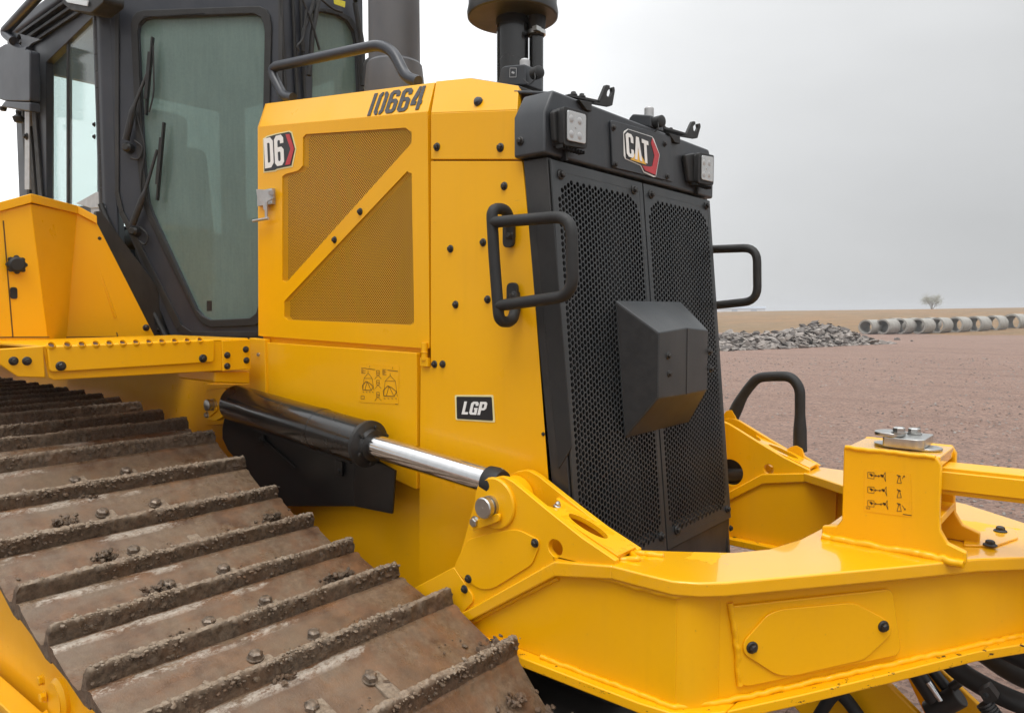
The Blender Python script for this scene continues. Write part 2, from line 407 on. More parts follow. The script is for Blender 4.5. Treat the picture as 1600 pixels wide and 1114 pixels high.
def wall(name, path, z0f, z1f, th, mat, parent, sub=1):
    """a vertical plate following a plan path, thickened towards +normal"""
    P_ = [V((p[0], p[1], 0)) for p in path]; n = len(P_); nr = []
    for i in range(n):
        t_ = (P_[min(i+1, n-1)]-P_[max(i-1, 0)]).normalized(); nr.append(V((-t_.y, t_.x, 0)))
    vs = []
    for p, q in zip(P_, nr):
        o = p+q*th; vs += [V((p.x, p.y, z0f(p.x))), V((p.x, p.y, z1f(p.x))), V((o.x, o.y, z1f(p.x))), V((o.x, o.y, z0f(p.x)))]
    fs = [(0, 1, 2, 3), tuple(4*(n-1)+k for k in (3, 2, 1, 0))]
    for i in range(n-1):
        for k in range(4): fs.append((4*i+k, 4*i+(k+1) % 4, 4*(i+1)+(k+1) % 4, 4*(i+1)+k))
    m = MB(); m.add(vs, fs); return m.build(name, mat, parent, 0, 40)
def arc3(a, b, c, k=8):
    return [(a[0]*(1-t)**2+2*b[0]*t*(1-t)+c[0]*t*t, a[1]*(1-t)**2+2*b[1]*t*(1-t)+c[1]*t*t) for t in [i/k for i in range(k+1)]]

# ------------------------------------------------------------------ bolts (shared meshes, one object each)
def bolt_mesh(kind):
    m = MB()
    if kind == 'flange':      # rounded hex head on a flanged washer
        m.lathe((0, 0, 0), (0, 0, 1), [(0, 1), (.15, 1), (.32, .78)], 20)
        m.lathe((0, 0, .3), (0, 0, 1), [(0, .68), (.42, .66), (.55, .5)], 6)
        m.lathe((0, 0, .82), (0, 0, 1), [(0, .42), (.06, .36)], 12)
    else:                     # plain hex head with washer
        m.lathe((0, 0, 0), (0, 0, 1), [(0, 1), (.14, 1)], 20)
        m.lathe((0, 0, .14), (0, 0, 1), [(0, .82), (.55, .82), (.68, .62)], 6)
    o = m.build('bolt', 'bolt'); me = o.data; bpy.data.objects.remove(o); return me
BM = {}
def bolt(p, n, r, parent, kind='flange', mat='bolt', name='bolt'):
    k = (kind, mat)
    if k not in BM:
        me = bolt_mesh(kind); me.materials[0] = M[mat]; BM[k] = me
    o = bpy.data.objects.new(name, BM[k]); link(o, parent)
    u, v_, n = basis(V(n)); a = random.uniform(0, 1)
    uu = u*math.cos(a)+v_*math.sin(a); vv = n.cross(uu)
    mt = Matrix((uu, vv, n)).transposed().to_4x4(); mt = Matrix.Translation(p) @ mt @ Matrix.Scale(r, 4)
    if parent.get('root'): mt = Matrix.Translation(-parent.location) @ mt
    o.matrix_basis = mt; return o

# ------------------------------------------------------------------ lettering
G = {
 'D': (.6, [[(0,0),(.42,0),(.6,.14),(.6,.86),(.42,1),(0,1)],[(.21,.17),(.21,.83),(.35,.83),(.39,.78),(.39,.22),(.35,.17)]]),
 '6': (.6, [[(.14,0),(.46,0),(.6,.11),(.6,.5),(.46,.61),(.21,.61),(.21,.79),(.25,.84),(.36,.84),(.39,.8),(.39,.72),(.6,.72),(.6,.89),(.46,1),(.14,1),(0,.89),(0,.11)],[(.21,.2),(.21,.46),(.36,.46),(.39,.42),(.39,.2),(.35,.15),(.25,.15)]]),
 'C': (.6, [[(.14,0),(.46,0),(.6,.11),(.6,.36),(.39,.36),(.39,.2),(.35,.15),(.25,.15),(.21,.2),(.21,.8),(.25,.85),(.35,.85),(.39,.8),(.39,.64),(.6,.64),(.6,.89),(.46,1),(.14,1),(0,.89),(0,.11)]]),
 'A': (.62, [[(0,0),(.2,1),(.42,1),(.62,0),(.42,0),(.31,.62),(.2,0)]]),
 'T': (.56, [[(0,1),(.56,1),(.56,.83),(.385,.83),(.385,0),(.175,0),(.175,.83),(0,.83)]]),
 'L': (.5, [[(0,0),(.5,0),(.5,.18),(.21,.18),(.21,1),(0,1)]]),
 'G': (.6, [[(.14,0),(.6,0),(.6,.53),(.33,.53),(.33,.37),(.4,.37),(.4,.17),(.25,.17),(.21,.22),(.21,.78),(.25,.83),(.35,.83),(.39,.78),(.39,.68),(.6,.68),(.6,.87),(.46,1),(.14,1),(0,.87),(0,.13)]]),
 'P': (.58, [[(0,0),(.21,0),(.21,.36),(.44,.36),(.58,.49),(.58,.87),(.44,1),(0,1)],[(.21,.53),(.21,.83),(.34,.83),(.38,.79),(.38,.57),(.34,.53)]]),
 '1': (.24, [[(0,0),(.2,0),(.2,1),(0,1)]]),
 '0': (.58, [[(0,.12),(.13,0),(.25,0),(.25,.15),(.2,.19),(.2,.81),(.25,.85),(.25,1),(.13,1),(0,.88)]]),   # stencil: left half; right half added below
 '4': (.62, [[(0,.22),(.3,.22),(.3,.37),(.19,.37),(.33,.62),(.33,1),(.22,1),(0,.42)],[(.37,0),(.56,0),(.56,.22),(.62,.22),(.62,.37),(.56,.37),(.56,1),(.37,1)]]),
}
def letters(m, txt, o, u, v_, off, th, shear=0, gap=.09, xs=1.0):
    """o origin, u/v_ unit letter height vectors on the plane, th = thickness vector"""
    x = 0
    for ch in txt:
        if ch == ' ': x += .4; continue
        wd, loops = G[ch]
        T = lambda q: o + off + u*(x+q[0]+shear*q[1])*xs + v_*q[1]
        if ch == '0':
            m.prism([T(q) for q in loops[0]], th); m.prism([T((.58-q[0], 1-q[1])) for q in loops[0]], th)
        elif ch == '4':
            for l in loops: m.prism([T(q) for q in l], th)
        elif ch == '6' and shear:   # stencilled 6: body with a bridge gap
            m.prism([T(q) for q in loops[0]], th, [[T(q) for q in loops[1]]])
        else:
            m.prism([T(q) for q in loops[0]], th, [[T(q) for q in h] for h in loops[1:]])
        x += wd + gap
    return x
def stroke(m, pts, wd, n, th):
    n = V(n)
    for a, b in zip(pts, pts[1:]):
        a = V(a); b = V(b); d = (b-a)
        if d.length < 1e-6: continue
        s_ = d.normalized().cross(n)*wd*.5
        m.prism([a-s_, b-s_, b+s_, a+s_], n*th)
# ================================================================== SETTING
def grid_sheet(name, rs, az, zf, mat, kind='structure'):
    vs = []; fs = []
    for r in rs:
        for a in az: vs.append((r*math.sin(a), r*math.cos(a), zf(r, a)))
    n = len(az)
    for i in range(len(rs)-1):
        for j in range(n-1): fs.append((i*n+j, i*n+j+1, (i+1)*n+j+1, (i+1)*n+j))
    me = bpy.data.meshes.new(name); me.from_pydata(vs, [], fs); me.materials.append(M[mat])
    bm = bmesh.new(); bm.from_mesh(me); bmesh.ops.recalc_face_normals(bm, faces=bm.faces)
    if sum(f.normal.z for f in bm.faces) < 0: bmesh.ops.reverse_faces(bm, faces=bm.faces)
    bm.to_mesh(me); bm.free()
    me.polygons.foreach_set('use_smooth', [True]*len(me.polygons))
    o = bpy.data.objects.new(name, me); link(o); props(o, kind=kind); return o
az = [R(-180+3*k) for k in range(121)]
def gz(r, a):
    x, y = r*math.sin(a), r*math.cos(a)
    return 0 if r > 90 else .035*noise.noise(V((x*.35, y*.35, 0))) * min(1, r/6)
grid_sheet('gravel_yard', [.01, 1.5, 3, 4, 5, 6, 7, 8, 9.5, 11, 13, 15, 18, 21, 25, 30, 36, 43, 52, 63, 80, 120, 300, 900], az, gz, 'gravel')
azf = [R(-180+1.5*k) for k in range(241)]
def fz(r, a):
    x, y = r*math.sin(a), r*math.cos(a)
    k = max(0, min(1, (r-54)/110)); k = k*k*(3-2*k)
    s = max(-.3, min(1.2, (math.degrees(a)+24)/19))
    crest = 1.66 + 170*.0044*s
    z = -.06 + (crest+.06)*k
    if r > 54: z += (.10*noise.noise(V((x*.05, y*.05, 1)))+.05*noise.noise(V((x*.3, y*.3, 4)))) * min(1, (r-54)/20)
    if r > 180: z -= (r-180)*.012
    return z
grid_sheet('dry_grass_field', [54, 57, 60, 64, 68, 73, 79, 86, 94, 103, 112, 122, 133, 145, 157, 168, 180, 200, 260], azf, fz, 'field')

# --- far warehouse
def at_dist(px, py, D):
    d = ray(px, py); return CAM + d*(D/math.hypot(d.x, d.y))
b0 = at_dist(1121, 480, 420); b1 = at_dist(1196, 479, 420)
bt = thing('warehouse', ((b0.x+b1.x)/2, (b0.y+b1.y)/2, 0), 'low white metal warehouse with a blue grey roof on the far horizon', 'warehouse')
uu = (b1-b0); uu.z = 0; ul = uu.length; uu.normalize(); dd = V((-uu.y, uu.x, 0))
if dd.dot(b0-CAM) < 0: dd = -dd
b0.z = 0
MB().prism([b0, b0+uu*ul, b0+uu*ul+dd*18, b0+dd*18], (0, 0, 3.4)).build('wall', 'wallw', bt)
m = MB(); e = V((0, 0, 3.42))
m.prism([b0+e-uu*.4-dd*.4, b0+e+dd*18.4-uu*.4, b0+e+dd*9-uu*.4+V((0, 0, 1.1))], uu*(ul+.8)); m.build('roof', 'roofg', bt)
for k in range(2):
    p = b0+uu*(ul*(.3+.4*k)); MB().prism([p-dd*.06, p+uu*3-dd*.06, p+uu*3-dd*.06+V((0, 0, 2.8)), p-dd*.06+V((0, 0, 2.8))], dd*.04).build('door', 'roofg', bt)

# --- lone tree on the crest
tp = at_dist(1456, 484, 172); tz = fz(172, math.atan2(tp.x, tp.y)); tp.z = tz
tr = thing('tree', tp, 'small lone tree with thin pale spring foliage on the field horizon', 'tree')
rt = random.Random(5); mt = MB(); tips = []
def limb(p, d, ln, r, lev):
    q = p + d*ln; mt.cyl(p, q, r, 6, r2=r*.6)
    if lev == 0: tips.append(q); return
    for k in range(3 if lev > 1 else 4):
        nd = (d + V((rt.uniform(-1, 1), rt.uniform(-1, 1), rt.uniform(-.45, .55)))*.95).normalized()
        limb(q - d*ln*rt.uniform(0, .3), nd, ln*rt.uniform(.62, .85), r*.55, lev-1)
for k in range(5):
    d = V((math.cos(k*1.6)*(.10+.13*k), math.sin(k*1.6)*(.10+.13*k), 1)).normalized(); limb(tp-V((0, 0, .2)), d, 1.38-.12*k, .08, 3)
mt.build('trunk', 'bark', tr)
ml = MB()
for q in tips:
    for k in range(15):
        c = q + V((rt.gauss(0, .38), rt.gauss(0, .38), rt.gauss(0, .34))); s_ = rt.uniform(.03, .075)
        u, v_, n = basis(V((rt.uniform(-1, 1), rt.uniform(-1, 1), rt.uniform(-1, 1))))
        ml.add([c-u*s_, c+v_*s_*.7, c+u*s_, c-v_*s_*.7], [(0, 1, 2, 3)])
ml.build('crown', 'leaf', tr, fix=False)

# --- concrete pipes standing in a row at the yard's edge
def pipe_mesh(r=1.0, l=3.0):
    m = MB(); seg = 36; prof = [(0, 1.0), (.0, .80), (l, .80), (l, .88), (l+.16, .88), (l+.16, .94), (l, 1.0), (.25, 1.0), (.0, .98)]
    vs = []; fs = []; n = len(prof)
    for t_, q in prof:
        for k in range(seg): a = 2*math.pi*k/seg; vs.append((q*math.cos(a)*r, t_*r, q*math.sin(a)*r+r))
    for j in range(n):
        for k in range(seg):
            k2 = (k+1) % seg; j2 = (j+1) % n; fs.append((j*seg+k, j*seg+k2, j2*seg+k2, j2*seg+k))
    m.add(vs, fs); o = m.build('concrete_pipe', 'concrete', bevel=0); return o
p0 = pipe_mesh()
spots = [(1352, 522.5, 12), (1378, 522.5, 12.6), (1405, 522, 12.8), (1433, 521.7, 12.8), (1462, 521, 13), (1491, 520.3, 13.2), (1520, 519.6, 13.4), (1548, 518.8, 13.6), (1579, 517.6, 14.2), (1612, 516.6, 14.4)]
PL = ['leftmost pale concrete pipe, half hidden behind the rubble pile', 'pale concrete pipe whose mouth shows just above the right end of the rubble pile',
      'third concrete pipe from the rubble pile, grey round mouth', 'fourth concrete pipe from the rubble pile, below and left of the lone tree', 'concrete pipe in the row directly below the lone tree',
      'concrete pipe just right of the one below the lone tree', 'fourth concrete pipe from the right edge of the photo', 'third concrete pipe from the right edge of the photo',
      'second concrete pipe from the right edge, large open mouth', 'concrete pipe cut off by the right edge of the photo']
for i, ((x, y, rp), lb) in enumerate(zip(spots, PL)):
    g = on(x, y, PZ(0)); D = (g-CAM).dot(CF); rr = rp*.95/FPX*D
    o = p0 if i == 0 else p0.copy()
    if i: link(o)
    o.location = g; o.scale = (rr,)*3; o.rotation_euler = (0, 0, R(-10 + random.uniform(-3, 3)))
    props(o, lb, 'concrete pipe', 'concrete pipes lined up at the edge of the yard')
# second row glimpsed behind
for i, (x, y, rp, lb) in enumerate([(1392, 519.5, 11.2, 'concrete pipe of the back row seen between the second and third front pipes'), (1420, 519.2, 11.2, 'concrete pipe of the back row peeping out left of the tree'), (1448, 518.8, 11.4, 'back row concrete pipe behind the pipes under the tree')]):
    g = on(x, y, PZ(0)); D = (g-CAM).dot(CF); o = p0.copy(); link(o); o.location = g; o.scale = (rp/FPX*D,)*3; o.rotation_euler = (0, 0, R(-6))
    props(o, lb, 'concrete pipe', 'concrete pipes lined up at the edge of the yard')

# --- rubble pile
rr_ = random.Random(11)
def rock_mesh(i):
    bm = bmesh.new(); sx, sy, sz = rr_.uniform(.8, 1.3), rr_.uniform(.5, .9), rr_.uniform(.22, .5)
    for k in range(13):
        d = V((rr_.gauss(0, 1), rr_.gauss(0, 1), rr_.gauss(0, 1))).normalized()*rr_.uniform(.8, 1)
        bm.verts.new((d.x*sx, d.y*sy, d.z*sz))
    r_ = bmesh.ops.convex_hull(bm, input=bm.verts)
    bmesh.ops.delete(bm, geom=list(set(r_.get('geom_interior', []) + r_.get('geom_unused', []))), context='VERTS')
    me = bpy.data.meshes.new('rock'); bm.to_mesh(me); bm.free(); me.materials.append(M['rock'] if i % 4 else M['rock_dark']); return me
RM = [rock_mesh(i) for i in range(14)]
pa, pb = on(1098, 550, PZ(0)), on(1400, 537, PZ(0))
axis = (pb-pa); AL = axis.length; ax = axis.normalized(); nv = V((-ax.y, ax.x, 0))
if nv.dot(pa-CAM) < 0: nv = -nv
def heap(u, v_):     # u 0..1 along, v -1..1 across
    prof = [(0, .45), (.12, .7), (.25, .95), (.4, .95), (.52, 1.0), (.62, 1.25), (.72, 1.55), (.80, 1.35), (.90, .7), (.96, .3), (1, .05)]
    for (a, ha), (b, hb) in zip(prof, prof[1:]):
        if a <= u <= b: h = ha+(hb-ha)*(u-a)/(b-a); break
    else: h = 0
    return h*.72*(1-v_*v_)*(.9+.25*noise.noise(V((u*18, v_*3, 0))))
WID = 1.9
m = MB(); nu, nv_ = 60, 14; vs = []; fs = []
for i in range(nu+1):
    for j in range(nv_+1):
        u = i/nu; q = -1+2*j/nv_; p = pa+ax*(u*AL)+nv*(WID+q*WID); vs.append((p.x, p.y, heap(u, q)*.78-.10))
for i in range(nu):
    for j in range(nv_): fs.append((i*(nv_+1)+j, i*(nv_+1)+j+1, (i+1)*(nv_+1)+j+1, (i+1)*(nv_+1)+j))
m.add(vs, fs); o = m.build('rubble', 'rock_dark'); props(o, 'dark packed core of the broken rubble pile', 'rubble', kind='stuff')
cnt = 0
while cnt < 290:
    u = rr_.uniform(0.05, 1.0); q = rr_.uniform(-1.12, .12); h = heap(u, q)
    if rr_.random() > .5+h*.4: continue
    p = pa+ax*(u*AL)+nv*(WID+q*WID); s_ = rr_.choice([.15, .18, .22, .26, .32, .40])*rr_.uniform(.8, 1.15)
    o = bpy.data.objects.new('rock', rr_.choice(RM)); link(o); o.location = (p.x, p.y, max(.02, h-.02+rr_.uniform(-.05, .08)))
    o.scale = (s_,)*3; o.rotation_euler = (rr_.uniform(-.5, .5), rr_.uniform(-.5, .5), rr_.uniform(0, 6.3)); cnt += 1
    zone = ['left end', 'left part', 'middle', 'rising part', 'right peak', 'right foot'][0 if u < .15 else 1 if u < .35 else 2 if u < .55 else 3 if u < .68 else 4 if u < .86 else 5]
    tone = 'dark' if o.data.materials[0] == M['rock_dark'] else 'pale'; size = 'large' if s_ > .33 else 'small' if s_ < .21 else 'middling'
    lvl = 'on the crest' if q > -.25 else 'at the base' if q < -.75 else 'on the near slope'
    props(o, f'{size} {tone} broken rock {lvl}, in the {zone} of the pile', 'rock', 'rocks of the rubble pile')
bm = bmesh.new()
for k in range(620):
    u = rr_.uniform(.05, 1.0); q = rr_.uniform(-1.05, .2); h = heap(u, q)
    p = pa+ax*(u*AL)+nv*(WID+q*WID); s_ = rr_.uniform(.08, .2)
    mt = Matrix.Translation((p.x, p.y, max(.01, h*.93-.05))) @ Matrix.Rotation(rr_.uniform(0, 6.3), 4, 'Z') @ Matrix.Rotation(rr_.uniform(-.6, .6), 4, 'X') @ Matrix.Diagonal((s_*rr_.uniform(.8, 1.5), s_, s_*rr_.uniform(.35, .7), 1))
    g_ = bmesh.ops.create_icosphere(bm, subdivisions=1, radius=1, matrix=mt)
    for v_ in g_['verts']: v_.co += V((rr_.uniform(-1, 1), rr_.uniform(-1, 1), rr_.uniform(-1, 1)))*s_*.3
me = bpy.data.meshes.new('small_rubble'); bm.to_mesh(me); bm.free(); me.materials.append(M['rock'])
o = bpy.data.objects.new('small_rubble', me); link(o); props(o, 'small broken stones filling the gaps of the rubble pile', 'rubble', kind='stuff')
for x, y, s_, lb in [(1403, 530, .28, 'dark stray rock on the gravel just right of the rubble pile'), (1425, 532.5, .12, 'tiny stray rock on the gravel, farthest right of the rubble pile')]:
    o = bpy.data.objects.new('rock', RM[0]); link(o); o.location = on(x, y, PZ(.04)); o.scale = (s_,)*3; props(o, lb, 'rock', 'stray rocks beside the pile')

# --- loose stones over the near gravel (one mesh, nobody could count them)
vs = []; fs = []; rg = random.Random(3)
for k in range(5200):
    px_ = rg.uniform(1050, 1700); py_ = 560+560*rg.random()**1.5
    p = on(px_, py_, PZ(0))
    if p.x < -26 or p.length > 40: continue
    s_ = rg.uniform(.004, .013)*(1+.10*p.length); c = V((p.x+rg.uniform(-.3, .3), p.y+rg.uniform(-.3, .3), s_*.15)); o_ = len(vs); a = rg.uniform(0, 6.28)
    for q in range(5): vs.append(c+V((math.cos(a+q*1.257)*s_*rg.uniform(.7, 1.1), math.sin(a+q*1.257)*s_*rg.uniform(.7, 1.1), 0)))
    vs.append(c+V((rg.uniform(-.3, .3)*s_, rg.uniform(-.3, .3)*s_, s_*.6)))
    fs += [(o_+q, o_+(q+1) % 5, o_+5) for q in range(5)]
me = bpy.data.meshes.new('loose_gravel'); me.from_pydata(vs, [], fs)
for n_ in ('rock', 'gravel', 'rock_dark'): me.materials.append(M[n_])
me.polygons.foreach_set('material_index', [[1, 0, 1, 2, 0][(i//5) % 5] for i in range(len(fs))])
o = bpy.data.objects.new('loose_gravel', me); link(o); props(o, 'loose reddish grey stones strewn over the gravel yard', 'gravel', kind='stuff')
# ================================================================== BULLDOZER
DZ = thing('bulldozer', (-2.3, YC, 0), 'yellow crawler bulldozer with black nose grille, muddy track and yellow push frame', 'bulldozer')
YS = 1.70
SP = PY(YS); NY = V((0, -1, 0)); NX = V((1, 0, 0)); INY = V((0, 1, 0))
def box(name, a, b, mat, parent, bevel=.004): return MB().box(a, b).build(name, mat, parent, bevel)

# ---------------- core body behind the panels
m = MB(); m.box((-2.82, 1.765, .62), (-1.40, 2.68, 2.28)); m.box((-8.0, 1.76, .55), (-2.825, 2.68, 1.50))
core = m.build('body_frame', 'yellow', DZ, .01)
# lower main frame rail under the panels
prism('side_rail', [(-5.0, 1.722, .60), (-1.85, 1.722, .60), (-1.85, 1.722, 1.20), (-2.84, 1.722, 1.20), (-2.84, 1.722, 1.45), (-5.0, 1.722, 1.45)], (0, .028, 0), 'yellow', DZ)

# ---------------- hood side door
A, B, C_, D_ = pg([(404, 199), (668, 175.5), (671, 545), (405, 525)], SP)
up1 = [(473, 215.5), (478, 210), (633, 200), (643, 207), (643, 224), (447, 442), (441, 438), (441, 276), (447, 272), (466, 267), (473, 259)]
up2 = [(636, 268), (643, 272), (647, 503), (642, 508), (449, 500), (444, 495), (444, 471)]
def plateholes(outer, holes, pl, th, name, mat, parent, off=0, bevel=.002):
    o_ = [p+NY*off for p in outer]; hs_ = [[p+NY*off for p in h] for h in holes]
    return MB().prism(o_, INY*th, hs_).build(name, mat, parent, bevel)
door = plateholes(rpoly([A, B, C_, D_], .008), [pg(up1, SP), pg(up2, SP)], SP, .028, 'hood_side_door', 'yellow', DZ, .0)
for q, s_ in ((up1, 1), (up2, 2)):
    pts = pg(q, PY(YS+.004)); cx = sum((p for p in pts), V())/len(pts); pts = [cx+(p-cx)*1.02 for p in pts]
    MB().prism(pts, INY*.0015).build('perforated_screen', 'perf', door)
MB().prism([p+V((0, .03, 0)) for p in (A, B, C_, D_)], INY*.004).build('screen_backing', 'perfback', door)
# bevelled upper flange of the door carrying the stencilled number
BT = V((0, .05, .10)); bev_pl = (A, (B-A).cross(BT).normalized())
A2, B2 = on(416, 162, bev_pl), on(679, 129, bev_pl)
bevel_ = MB().prism([A, B, B2, A2], V((0, .018, -.012))).build('door_top_flange', 'yellow', door, .003)
MB().prism([A2, B2, B2+V((0, .5, .03)), A2+V((0, .5, .03))], (0, 0, -.012)).build('hood_top', 'yellow', DZ, .003)
# return edge at the door's rear
MB().prism([A, D_, D_+V((0, .03, 0)), A+V((0, .05, 0)), A2], (-.006, 0, 0)).build('door_edge', 'yellow', door)
m = MB(); o_ = on(574, 182, bev_pl); u = (on(653, 172, bev_pl)-o_)/2.93; v_ = on(586, 147, bev_pl)-o_
nb = u.cross(v_).normalized(); nb = nb if nb.dot(CAM-o_) > 0 else -nb
letters(m, '10664', o_, u, v_, nb*.0015, nb*.001, shear=.0, gap=.10); m.build('stencilled_number', 'stencil', bevel_)
# D6 badge in stacked vinyl layers
def z2(x, y): return (380+x/3.7125, y/3.7125)
def layer(mb, pts, pl, n, off, th=.0012): mb.prism([on(x, y, pl)+n*off for x, y in pts], n*th)
bd = MB()
layer(bd, [z2(*p) for p in [(116, 806), (140, 790), (190, 776), (270, 760), (285, 768), (310, 865), (288, 970), (200, 988), (188, 996), (120, 1004)]], SP, NY, .0004)
bd = bd.build('badge', 'cream', door)
m = MB(); layer(m, [z2(*p) for p in [(122, 812), (145, 797), (192, 783), (268, 767), (280, 774), (303, 865), (282, 962), (198, 980), (186, 988), (126, 996)]], SP, NY, .0017); m.build('badge_ground', 'vblack', door)
m = MB(); layer(m, [z2(*p) for p in [(250, 782), (272, 780), (300, 865), (276, 955), (248, 960), (279, 866)]], SP, NY, .003); m.build('badge_chevron', 'red', door)
m = MB(); o_ = on(*z2(132, 980), SP); u = (on(*z2(243, 958), SP)-o_)/1.29; v_ = on(*z2(124, 808), SP)-o_
letters(m, 'D6', o_, u, v_, NY*.003, NY*.0012); m.build('badge_lettering', 'white', door)
for x, y in ((563, 331), (523, 375)): bolt(on(x, y, SP), NY, .013, door)
# latch handle on the rear edge
def z4(x, y): return (380+x/3.095, 280+y/3.095)
lt = MB().prism(pg([z4(*p) for p in [(68, 50), (150, 55), (152, 95), (120, 110), (118, 150), (104, 150), (100, 120), (72, 80)]], PY(YS-.012)), NY*.006)
lt.box(on(*z4(82, 60), PY(1.70)), on(*z4(140, 120), PY(1.685)))
lt.cyl(on(*z4(112, 110), PY(1.675)), on(*z4(112, 190), PY(1.675)), .006); lt.tube([on(*z4(122, 190), PY(1.672)), on(*z4(48, 203), PY(1.672))], .006)
lt.cyl(on(*z4(135, 66), PY(1.69)), on(*z4(135, 66), PY(1.67)), .011); lt.build('door_latch', 'alu', door, .001)
# hinge at the door's front lower corner
hg = MB(); hx = on(666, 540, SP); hz_ = on(666, 572, SP)
hg.cyl((hx.x, 1.692, hx.z+.01), (hx.x, 1.692, hz_.z+.02), .011); hg.cyl((hx.x, 1.692, hx.z-.02), (hx.x, 1.692, hx.z-.024), .013)
hg.box((hx.x-.018, 1.688, hz_.z), (hx.x+.02, 1.70, hz_.z+.028)); hg.build('door_hinge', 'yellow', door, .001)

# ---------------- lower side panel
lp = MB().prism(rpoly(pg([(415, 535), (651, 551.5), (651, 765), (618, 750), (600, 735), (415, 735)], PY(1.692)), .006), INY*.02).build('lower_side_panel', 'yellow', DZ, .004)
box('panel_gap_rail', (-2.80, 1.715, 1.50), (-1.80, 1.735, 1.62), 'yellow', DZ)
MB().prism(pg([(389, 528), (413, 530), (415, 600), (413, 700), (389, 690)], PY(1.682)), INY*.03).build('body_pillar', 'yellow', DZ, .004)
bolt(on(404, 554, PY(1.682)), NY, .008, DZ, 'hex', 'zinc')
# pictogram decal of lifting diagrams
dp = PY(1.692)
def z4p(x, y): return on(*z4(x, y), PY(1.6905))
dm = MB().prism([on(*z4(x, y), dp)+NY*.0005 for x, y in [(566, 890), (755, 905), (752, 1088), (562, 1078)]], NY*.0006).build('lifting_diagram_label', 'decal', lp)
m = MB(); S = lambda pts, wd=.0012: stroke(m, [z4p(*p) for p in pts], wd, NY, .0004)
def crane(cx, cy, w_, h, k):
    S([(cx, cy), (cx, cy+12)]); S([(cx, cy+12), (cx-w_*.4, cy+38), (cx+w_*.4, cy+38), (cx, cy+12)])
    S([(cx-w_*.4, cy+38), (cx-w_*.5, cy+h)]); S([(cx+w_*.4, cy+38), (cx+w_*.55, cy+h)])
    S([(cx-w_*.55, cy+h*.75), (cx-w_*.2, cy+h*.55), (cx+w_*.1, cy+h*.62), (cx+w_*.5, cy+h*.8), (cx+w_*.3, cy+h), (cx-w_*.5, cy+h*.98), (cx-w_*.55, cy+h*.75)], .0024)
    S([(cx-w_*.3, cy+h*.98), (cx-w_*.1, cy+h*.55), (cx+w_*.25, cy+h*.95)], .0018)
    for j in range(4): S([(cx-w_*.5+j*w_*.3, cy+h*1.08), (cx-w_*.38+j*w_*.3, cy+h*1.1)], .002)
crane(604, 925, 50, 96, 0); crane(711, 938, 62, 112, 1)
for cy in (925, 972, 1030):
    S([(645, cy), (658, cy), (658, cy+22), (645, cy+22), (645, cy)], .0014); S([(651, cy+22), (636, cy+42)]); S([(651, cy+22), (668, cy+40)]); S([(645, cy+11), (660, cy+14)], .002)
for j in range(5): S([(571, 913+j*6), (580 if j % 2 else 592, 914+j*6)], .0016); S([(673, 920+j*6), (684 if j % 2 else 692, 921+j*6)], .0016)
S([(592, 915), (638, 921)], .002); S([(698, 923), (748, 929)], .002); S([(612, 902), (612, 912)]); S([(722, 908), (722, 918)])
S([(570, 1048), (586, 1048), (586, 1062), (570, 1062), (570, 1048)], .0014); S([(735, 1086), (748, 1088)], .0014)
m.build('lifting_diagram', 'ink', lp)

# ---------------- nose side panel (big yellow front panel)
np_ = pg([(673, 252), (816, 252), (862, 740), (870, 830), (880, 910), (654, 925), (657, 573), (673, 573)], SP)
nose = MB().prism(rpoly(np_, .004), INY*.03).build('nose_side_panel', 'yellow', DZ, .003)
for x, y in ((788, 291), (704, 389), (755, 379), (712, 476), (762, 468), (679, 569), (692, 569)): bolt(on(x, y, SP), NY, .0125, nose)
bolt(on(849, 678, SP), NY, .006, nose, 'hex')
NB_ = [(711, 617), (771, 617), (774, 660), (712.5, 656)]
bd = MB().prism(rpoly([on(x, y, SP)+NY*.0004 for x, y in NB_], .006), NY*.0012).build('track_type_badge', 'cream', nose)
MB().prism(rpoly([on(x, y, SP)+NY*.0017 for x, y in [(714, 619.5), (769, 620), (771, 657), (715, 654)]], .005), NY*.0012).build('badge_ground', 'vblack', nose)
m = MB(); o_ = on(722.5, 647, SP); u = (on(758.5, 648.3, SP)-o_)/1.86; v_ = on(727, 627, SP)-o_
letters(m, 'LGP', o_, u, v_, NY*.003, NY*.0012); m.build('badge_lettering', 'white', nose)

# ---------------- nose shoulder (upper yellow piece)
sh_ = pg([(673, 177), (808, 172), (813, 249.5), (673, 249.5)], SP)
shp = MB().prism(sh_, INY*.03).build('nose_shoulder', 'yellow', DZ, .003)
P1, P2 = sh_[0], sh_[1]; nbl = (P1, (P2-P1).cross(BT).normalized())
tops = [on(x, y, nbl) for x, y in [(810, 134), (735, 122), (681, 127.5)]]
nsb = MB().prism([P1, P2]+tops, V((0, .018, -.012))).build('shoulder_flange', 'yellow', shp, .003)
MB().prism([tops[2], tops[1], tops[1]+V((0, .9, 0)), tops[2]+V((0, .9, 0))], (0, 0, -.01)).build('hood_top', 'yellow', DZ, .002)
MB().prism([tops[1], tops[0], tops[0]+V((0, .9, 0)), tops[1]+V((0, .9, 0))], (0, 0, -.01)).build('hood_top', 'black', DZ, .002)
for x, y in ((683, 230), (782, 231)): bolt(on(x, y, SP), NY, .0135, shp)
nn = (P2-P1).cross(BT).normalized(); nn = nn if nn.dot(CAM-P1) > 0 else -nn
MB().lathe(on(748, 160, nbl), nn, [(0, .015), (.006, .015), (.013, .010), (.015, .004)], 20).build('rubber_plug', 'cab', nsb)
